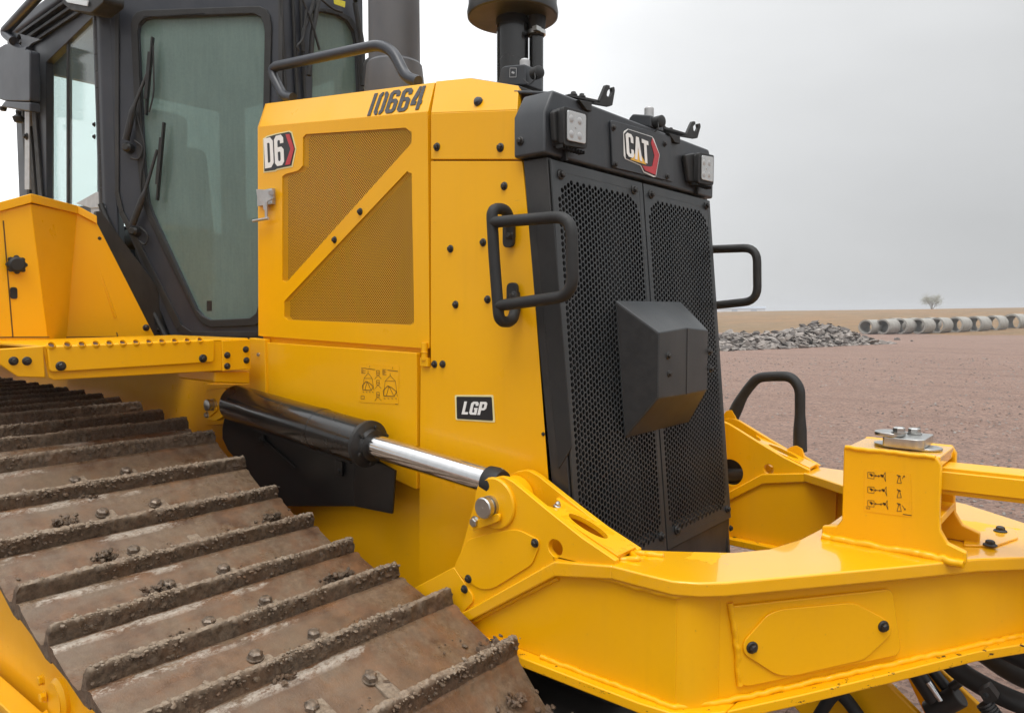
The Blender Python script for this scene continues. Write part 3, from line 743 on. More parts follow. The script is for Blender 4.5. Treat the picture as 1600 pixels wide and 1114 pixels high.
# far side panels, mirrored
m = MB(); m.prism([mir(p) for p in (A, B, C_, D_)], (0, -.03, 0)); m.prism([mir(p) for p in np_], (0, -.03, 0)); m.prism([mir(p) for p in sh_], (0, -.03, 0))
m.prism([mir(p) for p in (A, B, B2, A2)], V((0, -.018, -.012))); m.prism([mir(p) for p in [P1, P2]+tops], V((0, -.018, -.012)))
m.build('far_side_panels', 'yellow', DZ, .003)
MB().prism([(-7.4, .64, 1.52), (-5.95, .64, 1.52), (-5.95, .64, 1.95), (-6.3, .64, 2.15), (-7.4, .64, 2.15)], (0, 3.16, 0)).build('rear_fender', 'yellow', DZ, .02)

# ---------------- black nose cap with badge panel and lamps
m = MB(); sec = [(1.672, 2.143), (1.672, 2.258), (1.715, 2.328), (2.725, 2.328), (2.768, 2.258), (2.768, 2.143)]
m.prism([(-1.392, y, z) for y, z in sec], (.112, 0, 0))
cap = m.build('nose_cap', 'cap', DZ, .009)
cap.modifiers[0].segments = 4
MB().prism([(-1.44, 1.73, 2.350), (-1.31, 1.73, 2.322), (-1.31, 2.71, 2.322), (-1.44, 2.71, 2.350)], (0, 0, .010)).build('cap_rear_lip', 'cap', cap, .004)
CPX = PX(-1.278)
bp = MB().prism(rpoly(pg([(952, 188), (1046, 214), (1050, 285), (955, 262)], CPX), .012), NX*.006).build('badge_panel', 'cap', cap, .002)
for x, y in ((958, 200), (961, 257), (1038, 225), (1042, 276)): bolt(on(x, y, PX(-1.272)), NX, .011, bp, mat='bolt')
def z3(x, y): return (680+x/3.077, y/3.077)
def bl(mat, pts, off, name): m = MB(); m.prism([on(*z3(*p), PX(-1.2715))+NX*off for p in pts], NX*.0012); return m.build(name, mat, bp)
bl('white', [(904, 641), (908, 631), (925, 621), (1041, 658), (1050, 669), (1078, 745), (1060, 850), (1050, 853), (1001, 830), (986, 798), (913, 766), (906, 750)], .0, 'badge_outline')
bl('vblack', [(906, 645), (925, 624), (1040, 661), (1075, 745), (1057, 848), (1003, 826), (988, 795), (915, 763)], .0013, 'badge_ground')
bl('red', [(1040, 668), (1073, 745), (1055, 843), (1006, 822), (990, 798), (1030, 804), (1040, 800), (1050, 750), (1034, 690)], .0026, 'badge_hexagon')
bl('amber', [(972, 722), (1011, 794), (934, 769)], .0026, 'badge_triangle')
m = MB(); o_ = on(*z3(916, 752), PX(-1.2715)); u = (on(*z3(1024, 792), PX(-1.2715))-o_)/1.90; v_ = on(*z3(909, 637), PX(-1.2715))-o_
letters(m, 'CAT', o_, u, v_, NX*.004, NX*.0012, gap=.06); m.build('badge_lettering', 'white', bp)
bolt(on(813, 221, PY(1.672)), NY, .013, cap)
bolt(on(1109, 244, PX(-1.278)), NX, .005, cap)
def lamp(quad, lens, x):
    f_ = [on(a, b, PX(x)) for a, b in quad]; c = sum(f_, V())/4
    bk = [c+(p-c)*1.0+V((-.045, 0, 0)) for p in f_]; bk2 = [c+(p-c)*1.12+V((-.10, 0, 0)) for p in f_]
    m = MB(); vs = f_+bk+bk2
    m.prism(rpoly(f_, .012), (-.014, 0, 0)); 
    q = rpoly([c+(p-c)*.90 for p in f_], .010); q2 = rpoly([c+(p-c)*1.02+V((-.05, 0, 0)) for p in f_], .012)
    n = len(q); m.add([p+V((-.014, 0, 0)) for p in q]+[p+V((-.001, 0, 0)) for p in q2], [(i, (i+1) % n, n+(i+1) % n, n+i) for i in range(n)]+[tuple(range(n)), tuple(range(2*n-1, n-1, -1))])
    # cooling fins behind the bezel
    zb = min(p.z for p in f_); y0, y1 = min(p.y for p in f_), max(p.y for p in f_)
    for k in range(9): yy = y0+(y1-y0)*(k+.5)/9; m.box((x-.03, yy-.0015, zb-.006), (x-.006, yy+.0015, zb+.004))
    m.box((x-.05, (y0+y1)/2-.006, zb-.03), (x-.03, (y0+y1)/2+.006, zb+.01))
    h = m.build('work_lamp', 'rubber', DZ, .002)
    MB().prism(rpoly([on(a, b, PX(x+.001)) for a, b in lens], .008), (.005, 0, 0)).build('lamp_lens', 'lens', h, .002)
    m = MB(); ps = [on(a, b, PX(x+.0062)) for a, b in lens]; cc = sum(ps, V())/4
    for du, dv in ((-.45, -.5), (.45, -.5), (-.45, .5), (.45, .5)):
        p = cc+(ps[1]-ps[0])*.5*du+(ps[3]-ps[0])*.5*dv; m.lathe(p, NX, [(-.0035, .012), (0, .011), (.002, .006)], 14)
    m.lathe(cc, NX, [(-.002, .004), (.001, .004)], 4); m.build('lamp_optics', 'alu', h)
lamp([(880, 166), (919, 176), (918, 233), (881, 227)], [(885, 172), (914, 180), (913.5, 226), (885, 220)], -1.238)
lamp([(1092, 238), (1116, 243), (1115, 290), (1091, 286)], [(1095.5, 243), (1113.5, 246), (1112.5, 285), (1095, 281)], -1.238)
# pockets beside the lamps
for q in ([(857, 176), (868, 170), (880, 172), (881, 236), (860, 222)], [(1064, 243), (1078, 240), (1092, 243), (1091, 289), (1070, 284)]):
    MB().prism(pg(q, PX(-1.277)), NX*.018).build('lamp_pocket', 'rubber', cap, .006)

# ---------------- grille: two doors of hexagonally perforated plate
gd = V((.11, 0, -1.235)).normalized(); gn = V((1.235, 0, .11)).normalized(); g0 = V((-1.281, 0, 2.132)); GH = 1.24
def gp(y, s_, off=0): return V((g0.x, y, g0.z)) + gd*s_ + gn*off
gpl = (g0, gn)
def gcoord(px, py): p = on(px, py, gpl); return p.y, (p-g0).dot(gd)
fan_ex = [gcoord(*p) for p in [(945, 470), (1022, 458), (1032, 690), (970, 690)]]
def in_poly(p, poly):
    c = False; j = len(poly)-1
    for i in range(len(poly)):
        if (poly[i][1] > p[1]) != (poly[j][1] > p[1]) and p[0] < (poly[j][0]-poly[i][0])*(p[1]-poly[i][1])/(poly[j][1]-poly[i][1])+poly[i][0]: c = not c
        j = i
    return c
yl0, yl1, yr0, yr1 = 1.704, 2.216, 2.224, 2.738
def grille_door(y0, y1, flip):
    P_ = .0184; CW = P_*.866; m = MB(); vs = []; fs = []; ia = y0+.030; ib = y1-.030
    nc = int((y1-y0)/CW)+1; nr = int(GH/P_)+1; Rh = P_/math.sqrt(3); rh = .0077
    for c in range(1, nc-1):
        cy = y0+c*CW
        if cy > y1-CW*.6: continue
        for r in range(1, nr-1):
            s_ = r*P_+(P_/2 if c % 2 else 0)
            if s_ > GH-P_*.6: continue
            solid = cy < ia or cy > ib or s_ < .055 or s_ > GH-.045
            for ye, se in ((ia, .04), (ib, .04), (ia, GH-.03), (ib, GH-.03)):
                if abs(cy-ye)+abs(s_-se) < .058: solid = True
            yy = cy if cy < YC else 2*YC-cy
            if .415 < s_ < .75 and yy > 2.035: solid = True
            o_ = len(vs)
            hx_ = [(cy+Rh*math.cos(math.pi*k/3), s_+Rh*math.sin(math.pi*k/3)) for k in range(6)]
            ring = []
            for k in range(6):
                a, b = hx_[k], hx_[(k+1) % 6]; ring += [a, ((a[0]+b[0])/2, (a[1]+b[1])/2)]
            vs += [gp(a, b) for a, b in ring]
            if solid: fs.append(tuple(range(o_, o_+12)))
            else:
                cc = [(cy+rh*math.cos(math.pi*k/6), s_+rh*math.sin(math.pi*k/6)) for k in range(12)]
                vs += [gp(a, b) for a, b in cc] + [gp(a, b, -.0015) for a, b in cc]
                for k in range(12):
                    k2 = (k+1) % 12; fs.append((o_+k, o_+k2, o_+12+k2, o_+12+k)); fs.append((o_+12+k, o_+12+k2, o_+24+k2, o_+24+k))
    m.add(vs, fs)
    b = .021
    m.prism([gp(y0, 0, -.004), gp(y1, 0, -.004), gp(y1, GH, -.004), gp(y0, GH, -.004)], gn*.0046, [[gp(y0+b, .030, -.004), gp(y1-b, .030, -.004), gp(y1-b, GH-.026, -.004), gp(y0+b, GH-.026, -.004)]])
    me_o = m.build('grille_door', 'grille', DZ, 0, 50)
    bm = bmesh.new(); bm.from_mesh(me_o.data)
    for f_ in bm.faces:
        if len(f_.verts) in (4, 12) and abs(f_.normal.dot(gn)) > .9 and f_.normal.dot(gn) < 0 and abs((f_.calc_center_median()-g0).dot(gn)) < .001: f_.normal_flip()
    bm.to_mesh(me_o.data); bm.free()
    return me_o
gl_ = grille_door(yl0, yl1, 0); gr_ = grille_door(yr0, yr1, 1)
for q, d_ in (((876, 273), gl_), ((990, 297), gl_), ((1017, 304), gr_), ((1103, 322), gr_), ((1033, 838), gl_), ((1057, 828), gr_), ((1136, 795), gr_)):
    bolt(on(*q, (g0+gn*.001, gn)), gn, .0155, d_)
m = MB()
for k in range(56):   # radiator fins behind the perforated doors
    y = 1.735+k*.0175; m.prism([gp(y, .03, -.05), gp(y+.004, .03, -.05), gp(y+.004, GH-.02, -.05), gp(y, GH-.02, -.05)], gn*-.03)
m.prism([gp(1.73, .0, -.075), gp(2.71, .0, -.075), gp(2.71, GH, -.075), gp(1.73, GH, -.075)], gn*-.02)
m.build('radiator', 'core', DZ)
# grille surround
m = MB()
for y, d_ in ((YS, 1), (2*YC-YS, -1)):
    m.prism([(-1.378, y, 2.140), (-1.290, y, 2.140), (-1.165, y, .70), (-1.235, y, .70)], (0, d_*.022, 0))
m.prism([gp(1.70, GH+.004, -.02), gp(2.74, GH+.004, -.02), gp(2.74, GH+.15, -.035), gp(1.70, GH+.15, -.035)], gn*.014)
sr = m.build('grille_surround', 'black', DZ, .004)
for q in ((1141, 825),): bolt(on(*q, (gp(2.2, GH+.03, -.02), gn)), gn, .012, sr)
MB().prism(rpoly([on(x, y, PY(YS-.002)) for x, y in [(835, 345), (864, 338), (893, 700), (872, 735)]], .01), INY*.006).build('side_vent_panel', 'rubber', sr, .003)
# fan hub bulge
xf = -1.109; z_t, z_b = on(1074, 518, PX(xf)).z, on(1077, 615, PX(xf)).z; 
def gx(z): return g0.x + (g0.z-z)*.11/1.235
yb0, yf0 = 2.000, 2.055; ztb, zbb = on(1015, 471, gpl).z, on(1028, 671, gpl).z
vs = []
for y, z in ((yb0, ztb), (YC, ztb), (2*YC-yb0, ztb), (2*YC-yb0, zbb), (YC, zbb), (yb0, zbb)): vs.append(V((gx(z)+.001, y, z)))
for y, z in ((yf0, z_t), (YC, z_t+.012), (YC+.182, z_t), (YC+.182, z_b), (YC, z_b), (yf0, z_b)): vs.append(V((xf-(.012 if y != YC else 0), y, z)))
m = MB(); m.add(vs, [(0, 1, 7, 6), (1, 2, 8, 7), (2, 3, 9, 8), (3, 4, 10, 9), (4, 5, 11, 10), (5, 0, 6, 11), (6, 7, 10, 11), (7, 8, 9, 10)])
fan = m.build('fan_hub_cover', 'grille', DZ, .004)
fc = (vs[5]+vs[0]+vs[6]+vs[11])/4; fn_ = (vs[0]-vs[5]).cross(vs[6]-vs[5]).normalized(); fn_ = fn_ if fn_.dot(CAM-fc) > 0 else -fn_
MB().prism([fc+(p-fc)*.95+fn_*.0005 for p in (vs[5], vs[0], vs[6], vs[11])], fn_*.0025).build('cover_side_mesh', 'core', fan, .001)
m = MB()
for d_ in (-1, 1):
    q = [gp(YC+d_*.003, .39, .003), gp(YC+d_*.255, .39, .003), gp(YC+d_*.255, .80, .003), gp(YC+d_*.003, .80, .003)]
ce = MB().prism([V((xf+.0005, YC-.0015, z_b)), V((xf+.0005, YC+.0015, z_b)), V((xf+.0005, YC+.0015, z_t+.010)), V((xf+.0005, YC-.0015, z_t+.010))], NX*.001).build('cover_seam', 'vblack', fan)
for q in ((1043.5, 556), (1045, 584), (1108, 549), (1110, 576)): bolt(on(*q, PX(xf-.009)), NX, .0125, fan)
MB().prism([(-1.24, 1.74, .62), (-1.24, 2.70, .62), (-1.20, 2.70, .95), (-1.20, 1.74, .95)], (-.1, 0, 0)).build('nose_lower_guard', 'black', DZ, .01)

# ---------------- grab handles on the nose (near and far)
def grab(f_, mm=lambda p: p):
    x0 = on(768, 345, PY(1.60)); x1 = on(893, 340, PY(1.595))
    zt = x0.z; zb = on(780, 478, PY(1.60)).z
    ztf = on(890, 338, PY(1.595)).z; zbf = on(885, 462, PY(1.595)).z
    m = MB()
    ring = [on(797, 372, PY(1.688)), on(797, 345, PY(1.684)), on(790, 327, PY(1.655)), on(768, 326, PY(1.60)), on(772, 400, PY(1.60)), on(780, 503, PY(1.60)), on(800, 503, PY(1.655)), on(806, 482, PY(1.684)), on(804, 458, PY(1.688))]
    m.tube([mm(p) for p in ring], .0165, .03)
    m.tube([mm(p) for p in [V((x0.x, 1.60, zt-.005)), V((x1.x, 1.595, ztf)), V((x1.x+.006, 1.595, zbf)), V((x0.x+.02, 1.60, zb))]], .0165, .055)
    h = m.build('grab_handle', 'rubber', DZ)
    fm = MB()
    for q, r_ in (((797, 366), 0), ((803, 463), 0)):
        p = on(*q, PY(1.694)); pts = rpoly([mm(p+V((a, 0, b))) for a, b in ((-.02, -.04), (.02, -.04), (.02, .04), (-.02, .04))], .018); d_ = mm(V((0, 1, 0)))-mm(V()); MB().prism(pts, d_*-.012).build('handle_foot', 'rubber', h, .002)
    if f_:
        for q in ((797, 368), (803, 462)): bolt(on(*q, PY(1.681)), NY, .013, h)
grab(True); grab(False, mir)

# ---------------- hood hand rail
def z2p(x, y, Y): return on(*z2(x, y), PY(Y))
m = MB(); m.tube([z2p(290, 568, 1.80), z2p(235, 560, 1.80), z2p(150, 395, 1.80), z2p(790, 262, 1.80), z2p(870, 300, 1.80), z2p(945, 450, 1.80), z2p(1015, 475, 1.80)], .020, .07)
m.build('hood_hand_rail', 'cab', DZ)

# ---------------- exhaust stack and pre-cleaner
px0 = on(616, 60, PY(2.05)); ex = px0.x
def sz(x, y, Y): return on(x, y, PY(Y)).z
m = MB(); zb_, z1_ = sz(616, 150, 2.05)-.1, sz(616, 104, 2.05)
m.lathe((ex, 2.05, zb_), (0, 0, 1), [(0, .125), (.10, .125), (z1_-zb_, .112), (z1_-zb_+.01, .104), (1.25, .100)], 40)
m.build('exhaust_stack', 'stack', DZ, ang=25)
pc = on(801, 30, PY(YC)); cxp, czp = pc.x, pc.z
m = MB(); m.lathe((cxp, YC, czp+.0), (0, 0, 1), [(0, .166), (.004, .172), (.02, .174), (.05, .168), (.30, .168), (.34, .14)], 48)
m.build('air_precleaner', 'black', DZ, ang=25)
m = MB(); m.cyl((cxp, YC, 2.25), (cxp, YC, czp+.004), .061, 32); m.cyl((cxp, YC, czp-.028), (cxp, YC, czp-.004), .064, 32)
m.build('intake_pipe', 'gloss', DZ)
sx_ = on(838, 60, PY(2.27)); m = MB(); m.cyl((sx_.x, 2.27, 2.25), (sx_.x, 2.27, sz(838, 60, 2.27)), .027, 24); m.build('ejector_pipe', 'gloss', DZ)
m = MB(); m.lathe((sx_.x, 2.27, sz(838, 58, 2.27)), (0, 0, 1), [(0, .030), (.03, .033), (.075, .038), (.10, .034), (.105, .03)], 24); hse = m.build('rubber_elbow', 'rubber', DZ)
m = MB()
for y in (53, 24): m.lathe((sx_.x, 2.27, sz(838, y, 2.27)-.006), (0, 0, 1), [(0, .036), (.014, .036)], 24); m.box((sx_.x+.02, 2.22, sz(838, y, 2.27)-.008), (sx_.x+.04, 2.25, sz(838, y, 2.27)+.008))
m.build('hose_clamp', 'zinc', hse)
# sensor boxes and hooks on the hood
def sensor(quad, Y, cap_px, ft):
    pts = pg(quad, PY(Y)); m = MB(); m.prism(pts, (0, .09, 0)); o = m.build('sensor_box', 'cap', DZ, .006)
    c = on(*cap_px, PY(Y+.045)); MB().lathe(c-V((0, 0, .03)), (0, 0, 1), [(0, .017), (.045, .017), (.05, .013)], 16).build('sensor_cap', 'alu', o)
    f_ = on(*ft, PY(Y+.02)); m = MB(); m.lathe(f_, (1, -.2, 0), [(0, .02), (.03, .02), (.034, .012)], 16); m.tube([f_+V((.02, -.02, 0)), f_+V((.03, -.03, -.03)), f_+V((.01, -.035, -.045)), f_+V((-.02, -.03, -.02))], .002, .01, 6); m.build('sensor_plug', 'rubber', o)
    return o
s1 = sensor([(776, 134), (783, 106), (788, 103), (820, 100), (822, 134)], 1.90, (820, 103), (834, 116))
sp = [on(x, y, PY(1.898)) for x, y in [(797, 107), (807, 107), (806.5, 121), (796.5, 121)]]
m = MB(); stroke(m, sp+[sp[0]], .0015, NY, .0006); stroke(m, [(sp[0]+sp[3])*.5+V((.008, 0, 0)), (sp[1]+sp[2])*.5-V((.008, 0, 0))], .006, NY, .0006); m.build('box_marking', 'alu', s1)
sensor([(982, 185), (988, 178), (1017, 180), (1018, 200), (982, 192)], 2.30, (1014, 177), (1024, 192))
def hook(q, X):
    base, up_ = q; m = MB(); base = [(x, y-4) for x, y in base]
    m.prism(rpoly(pg(up_, PX(X)), .004), (-.010, 0, 0)); m.prism(pg(base, PX(X)), (-.06, 0, 0)); o = m.build('cable_hook', 'rubber', DZ, .002); return o
hk = hook(([(890, 151), (937, 161), (938, 165), (890, 155)], [(925, 162), (937, 157), (944, 140), (947, 133), (953, 134), (953, 139), (949, 143), (948, 150), (951, 152), (955, 150), (957, 144), (956, 137), (960, 136), (961, 142), (957, 165), (952, 167)]), -1.305)
for x, y in ((896, 151), (909, 154)): bolt(on(x, y-2, PX(-1.32)), (0, 0, 1), .012, hk)
m = MB().prism(pg([(905, 156), (925, 160), (925, 175), (917, 172)], PX(-1.268)), (-.02, 0, 0)).build('hook_foot', 'rubber', hk, .002)
hk = hook(([(1038, 202), (1072, 212), (1073, 215), (1038, 206)], [(1063, 213), (1073, 210), (1079, 196), (1082, 190), (1086, 190), (1087, 194), (1083, 198), (1084, 205), (1088, 206), (1091, 200), (1090, 194), (1094, 193), (1095, 198), (1090, 216), (1086, 217)]), -1.305)
for x, y in ((1037, 203), (1048, 206)): bolt(on(x, y-2, PX(-1.32)), (0, 0, 1), .011, hk)
m = MB().prism(pg([(1045, 208), (1063, 213), (1063, 225), (1055, 223)], PX(-1.268)), (-.02, 0, 0)).build('hook_foot', 'rubber', hk, .002)

# ---------------- cab
dv = V((.84, .54, 0)).normalized(); FA = V((-3.04, 1.98, 0)); dn = V((dv.y, -dv.x, 0)); DPL = (FA, dn)
FC = V((-3.76, 1.517, 0)); SPL = PY(1.517); FPL = PX(-3.04); ZR = 3.29
def toz(px, z, pl):
    p0, n = pl; d = ray(px, 557); t_ = (p0-CAM).dot(n)/d.dot(n); q = CAM+d*t_; q.z = z; return q
# door (angled face)
fr = [toz(176, ZR, DPL)]+[toz(446, ZR, DPL)]+pg([(446, 530), (268, 530), (176, 305)], DPL)
win = [(217, 52), (219, 40), (226, 32), (236, 29), (398, 23), (408, 28), (413, 38), (415, 52), (410, 300), (405, 478), (401, 490), (392, 497), (330, 500), (318, 494), (308, 482), (240, 335), (233, 315), (226, 250)]
cen = (318, 260)
def grow(pts, k): return [(cen[0]+(x-cen[0])*(1+k/abs(110)), cen[1]+(y-cen[1])*(1+k/240)) for x, y in pts]
cabf = MB().prism(fr, dn*-.03, [pg(win, DPL)]).build('cab_door', 'cab', DZ, .004)
MB().prism([p-dn*.012 for p in pg(grow(win, .5), DPL)], dn*-.006).build('window_glass', 'glass', cabf)
MB().prism([p for p in pg(grow(win, 12), DPL)], dn*.012, [pg(win, DPL)]).build('window_seal', 'rubber', cabf, .004)
# raised outer pressing of the door
ds = [(187, -60), (187, 300), (194, 330), (285, 508), (300, 518), (402, 518), (434, 500), (436, -60)]
ds2 = [(181, -60), (181, 303), (188, 335), (278, 516), (296, 526), (402, 526), (441, 505), (443, -60)]
m = MB()
P_a = pg(ds2, DPL); P_b = pg(ds, DPL)
for i in range(len(ds)-1): m.prism([P_a[i], P_a[i+1], P_b[i+1], P_b[i]], dn*.008)
m.build('door_edge_trim', 'black', cabf, .002)
# front windshield face
ff = [toz(446, ZR, FPL), toz(548, ZR, FPL)]+pg([(552, 0), (560, 35), (567, 75), (573, 200), (446, 200)], FPL)
wf = [(488, 20), (505, 20), (526, 25), (541, 34), (551, 50), (556, 78), (561, 195), (488, 195)]
frn = MB().prism(ff, (-.03, 0, 0), [pg(wf, FPL)]).build('cab_front_frame', 'cab', DZ, .004)
MB().prism(pg(wf, PX(-3.052)), (-.006, 0, 0)).build('window_glass', 'glass', frn)
a_, b_ = pg(wf, FPL), pg([(x+(6 if x > 530 else -5 if x < 490 else 3), y-(6 if y < 60 else 0)) for x, y in wf], FPL)
m = MB()
for i in range(len(wf)-1): m.prism([a_[i], a_[i+1], b_[i+1], b_[i]], NX*.012)
m.build('window_seal', 'rubber', frn, .003)
m = MB()
for (a, b), c in (((448, -60), 'x'), ((466, -60), 'x'), ((478, -60), 'x')):
    q0, q1 = toz(a, 3.25, PX(-3.03)), on(a, 190, PX(-3.03)); m.cyl(q0, q1, .008, 8)
m.build('corner_moulding', 'rubber', frn)
# side face with two panes
so = [(45, 335), (45, 92), (58, 70)]; 
sf = pg(so, SPL)+[toz(72, ZR, SPL), V((-3.76, 1.517, ZR)), V((-3.76, 1.517, 2.0))]
sf = [V((-5.05, 1.517, 2.0)), V((-5.05, 1.517, ZR)), V((-3.76, 1.517, ZR)), V((-3.76, 1.517, 2.0))]
hole = pg([(72, 98), (151, 21), (151.5, 322), (72, 322)], SPL)
sd_ = MB().prism(sf, INY*.04, [hole]).build('cab_side_frame', 'cab', DZ, .004)
pane1 = pg([(107, 60), (150.5, 22), (151, 322), (107, 322)], PY(1.53)); pane2 = pg([(72, 98), (103, 70), (104, 322), (72, 322)], PY(1.545))
MB().prism(pane1, INY*.005).build('window_glass', 'glass_side', sd_); MB().prism(pane2, INY*.005).build('window_glass', 'glass_side', sd_)
m = MB(); q = pg([(103.5, 62), (106.5, 60), (106.5, 322), (103.5, 322)], PY(1.524)); m.prism(q, INY*.02)
for x0_, x1_ in ((47, 51), (55, 60), (64, 70)): m.prism([on(x0_, 320, PY(1.515)), on(x1_, 320, PY(1.515)), toz(x1_, 3.17, PY(1.515)), toz(x0_, 3.17, PY(1.515))], NY*.012)
for k in range(3): m.box((-5.0, 1.50-.006*k, 3.17+.04*k), (-3.80, 1.516, 3.185+.04*k))
m.build('window_channel', 'rubber', sd_, .002)
# piano hinge and corner post
hp = PY(1.50); m = MB(); hxx = on(155, 150, hp).x
zz = 2.14
while zz < 3.15: m.cyl((hxx, 1.505, zz), (hxx, 1.505, zz+.074), .018, 10); zz += .078
m.build('piano_hinge', 'black', sd_)
cp = MB(); cp.prism([(-3.86, 1.49, 1.9), (-3.78, 1.495, 1.9), (-3.735, 1.53, 1.9), (-3.78, 1.58, 1.9), (-3.86, 1.56, 1.9)], (0, 0, ZR-1.9)); cp.build('corner_post', 'cab', DZ, .012)
m = MB(); m.box(on(142, 342, PY(1.50)), on(160, 318, PY(1.51))); q = pg([(118, 318), (150, 300), (162, 302), (165, 325), (142, 326)], PY(1.495)); m.prism(q, INY*.03); m.build('window_latch', 'alu', sd_, .003)
for y in (195, 214): bolt(on(148, y, PY(1.528)), NY, .012, sd_)
# roof, back, far side
m = MB(); rp = [(-3.04, 1.98), (-3.76, 1.50), (-5.08, 1.50), (-5.08, 2.94), (-3.76, 2.94), (-3.04, 2.46)]
m.prism([(x, y, ZR) for x, y in rp], (0, 0, .07)); m.build('cab_roof', 'cab', DZ, .02)
m = MB(); m.prism([(x, y, 1.45) for x, y in rp], (0, 0, .05)); m.build('cab_floor', 'black', DZ)
FS = MB(); FS.prism([(-5.05, 2.923, 1.5), (-3.76, 2.923, 1.5), (-3.76, 2.923, ZR), (-5.05, 2.923, ZR)], (0, -.04, 0), [[(-4.95, 2.923, 2.15), (-3.85, 2.923, 2.15), (-3.85, 2.923, 3.15), (-4.95, 2.923, 3.15)]])
FS.prism([(-5.05, 1.56, 1.5), (-5.05, 2.88, 1.5), (-5.05, 2.88, ZR), (-5.05, 1.56, ZR)], (.04, 0, 0), [[(-5.05, 1.66, 2.25), (-5.05, 2.78, 2.25), (-5.05, 2.78, 3.12), (-5.05, 1.66, 3.12)]])
a, b = mir(FA), mir(FC); a.z = b.z = 0
def onf(t_, z): p = b+(a-b)*t_; p.z = z; return p
FS.prism([onf(0, 1.5), onf(1, 1.5), onf(1, ZR), onf(0, ZR)], (0, -.03, 0), [[onf(.12, 1.9), onf(.88, 1.7), onf(.9, 3.13), onf(.1, 3.13)]])
fs_o = FS.build('cab_far_frame', 'cab', DZ)
m = MB(); m.prism([(-4.95, 2.90, 2.15), (-3.85, 2.90, 2.15), (-3.85, 2.90, 3.15), (-4.95, 2.90, 3.15)], (0, .005, 0)); m.prism([(-5.03, 1.66, 2.25), (-5.03, 2.78, 2.25), (-5.03, 2.78, 3.12), (-5.03, 1.66, 3.12)], (.005, 0, 0))
m.prism([onf(.12, 1.9), onf(.88, 1.7), onf(.9, 3.13), onf(.1, 3.13)], (0, .004, 0)); m.build('window_glass', 'glass_side', fs_o)
m = MB(); m.box((-4.6, 1.95, 1.5), (-4.0, 2.5, 1.98)); m.prism([(-4.62, 1.97, 1.95), (-4.50, 1.97, 1.95), (-4.62, 1.97, 2.75), (-4.72, 1.97, 2.75)], (0, .5, 0)); m.box((-4.74, 2.08, 2.72), (-4.64, 2.36, 2.95)); m.box((-4.4, 1.78, 2.05), (-3.95, 1.92, 2.16))
m.build('operator_seat', 'seat', DZ, .05)
m = MB(); m.box((-3.35, 1.95, 1.5), (-3.15, 2.5, 2.15)); m.cyl((-3.3, 2.3, 2.1), (-3.35, 2.35, 2.35), .02); m.box((-3.36, 2.25, 2.3), (-3.33, 2.5, 2.48)); m.build('dash_console', 'black', DZ, .02)
# wipers
def z1(x, y): return (x/1.988, y/1.988)
def wiper(arm, blade, foot, hose, pl, n, parent):
    O = lambda q, off: on(*z1(*q), pl)+n*off
    w_ = MB(); w_.tube([O(arm[0], .03), O(arm[1], .04), O(arm[2], .03)], .008, .02, rr=lambda t_: .016-.009*t_)
    w_.lathe(O(foot, .0), n, [(0, .025), (.03, .022), (.04, .014)], 16); o = w_.build('wiper', 'black', parent)
    b = MB(); a0, a1 = O(blade[0], .012), O(blade[1], .012); d = (a1-a0).normalized(); s_ = d.cross(n)*.004
    b.prism([a0-s_, a1-s_, a1+s_, a0+s_], n*.018); b.prism([a0+(a1-a0)*.2-s_*2+n*.018, a0+(a1-a0)*.8-s_*2+n*.018, a0+(a1-a0)*.8+s_*2+n*.018, a0+(a1-a0)*.2+s_*2+n*.018], n*.008); b.build('wiper_blade', 'rubber', o)
    if hose: h = MB(); h.tube([O(q, .02) for q in hose], .005, .05, 8); h.build('washer_hose', 'rubber', o)
wiper([(404, 440), (432, 340), (478, 215)], [(483, 122), (462, 362)], (405, 462), [(425, 440), (455, 460), (440, 500), (415, 495)], DPL, dn, cabf)
wiper([(424, 700), (465, 605), (500, 470)], [(518, 385), (497, 625)], (425, 720), [(440, 705), (470, 730), (460, 765), (440, 750)], DPL, dn, cabf)
h = MB(); h.tube([on(*z1(*q), DPL)+dn*.015 for q in [(430, 360), (460, 470), (440, 560), (450, 640)]], .005, .08, 8); h.tube([on(*z1(*q), DPL)+dn*.03 for q in [(488, 150), (490, 300), (475, 355)]], .004, .05, 8); h.build('washer_line', 'rubber', cabf)
m = MB(); m.prism([on(x, y, DPL)+dn*-.013 for x, y in [(321, 470), (329, 470), (329, 486), (321, 486)]], dn*.002); m.build('glass_marking', 'vblack', cabf)
# front windshield wipers, hoses and caution label
m = MB(); m.tube([z2p_ for z2p_ in [on(*z2(*q), PX(-2.99)) for q in [(345, 0), (395, 120), (443, 292)]]], .006, .04, 8); o = m.build('wiper', 'rubber', frn)
m = MB(); m.tube([on(*z2(*q), PX(-3.0)) for q in [(440, -10), (400, 200), (395, 300), (380, 440)]], .012, .04, 8); m.tube([on(*z2(*q), PX(-2.98)) for q in [(365, 60), (350, 230), (310, 270), (325, 300)]], .005, .05, 8); m.tube([on(*z2(*q), PX(-3.0)) for q in [(455, 0), (520, 55), (575, 72)]], .006, .04, 8)
m.tube([on(*z2(*q), PX(-3.0)) for q in [(410, 0), (385, 100), (340, 200), (350, 300)]], .009, .04, 8); m.build('washer_hose', 'rubber', frn)
m = MB(); m.prism(pg([z2(*q) for q in [(527, 0), (555, 0), (593, 12), (590, 45), (530, 25)]], PX(-3.0)), (-.004, 0, 0)); m.build('caution_label', 'caution', frn)
m = MB(); m.tube([on(*z2(*q), PX(-3.0)) for q in [(650, 20), (690, 260), (695, 500)]], .014, .04, 8); m.tube([on(*z2(*q), PX(-2.97)) for q in [(745, 340), (705, 370), (700, 500)]], .012, .04, 8); m.build('corner_hose', 'rubber', frn)
m = MB()
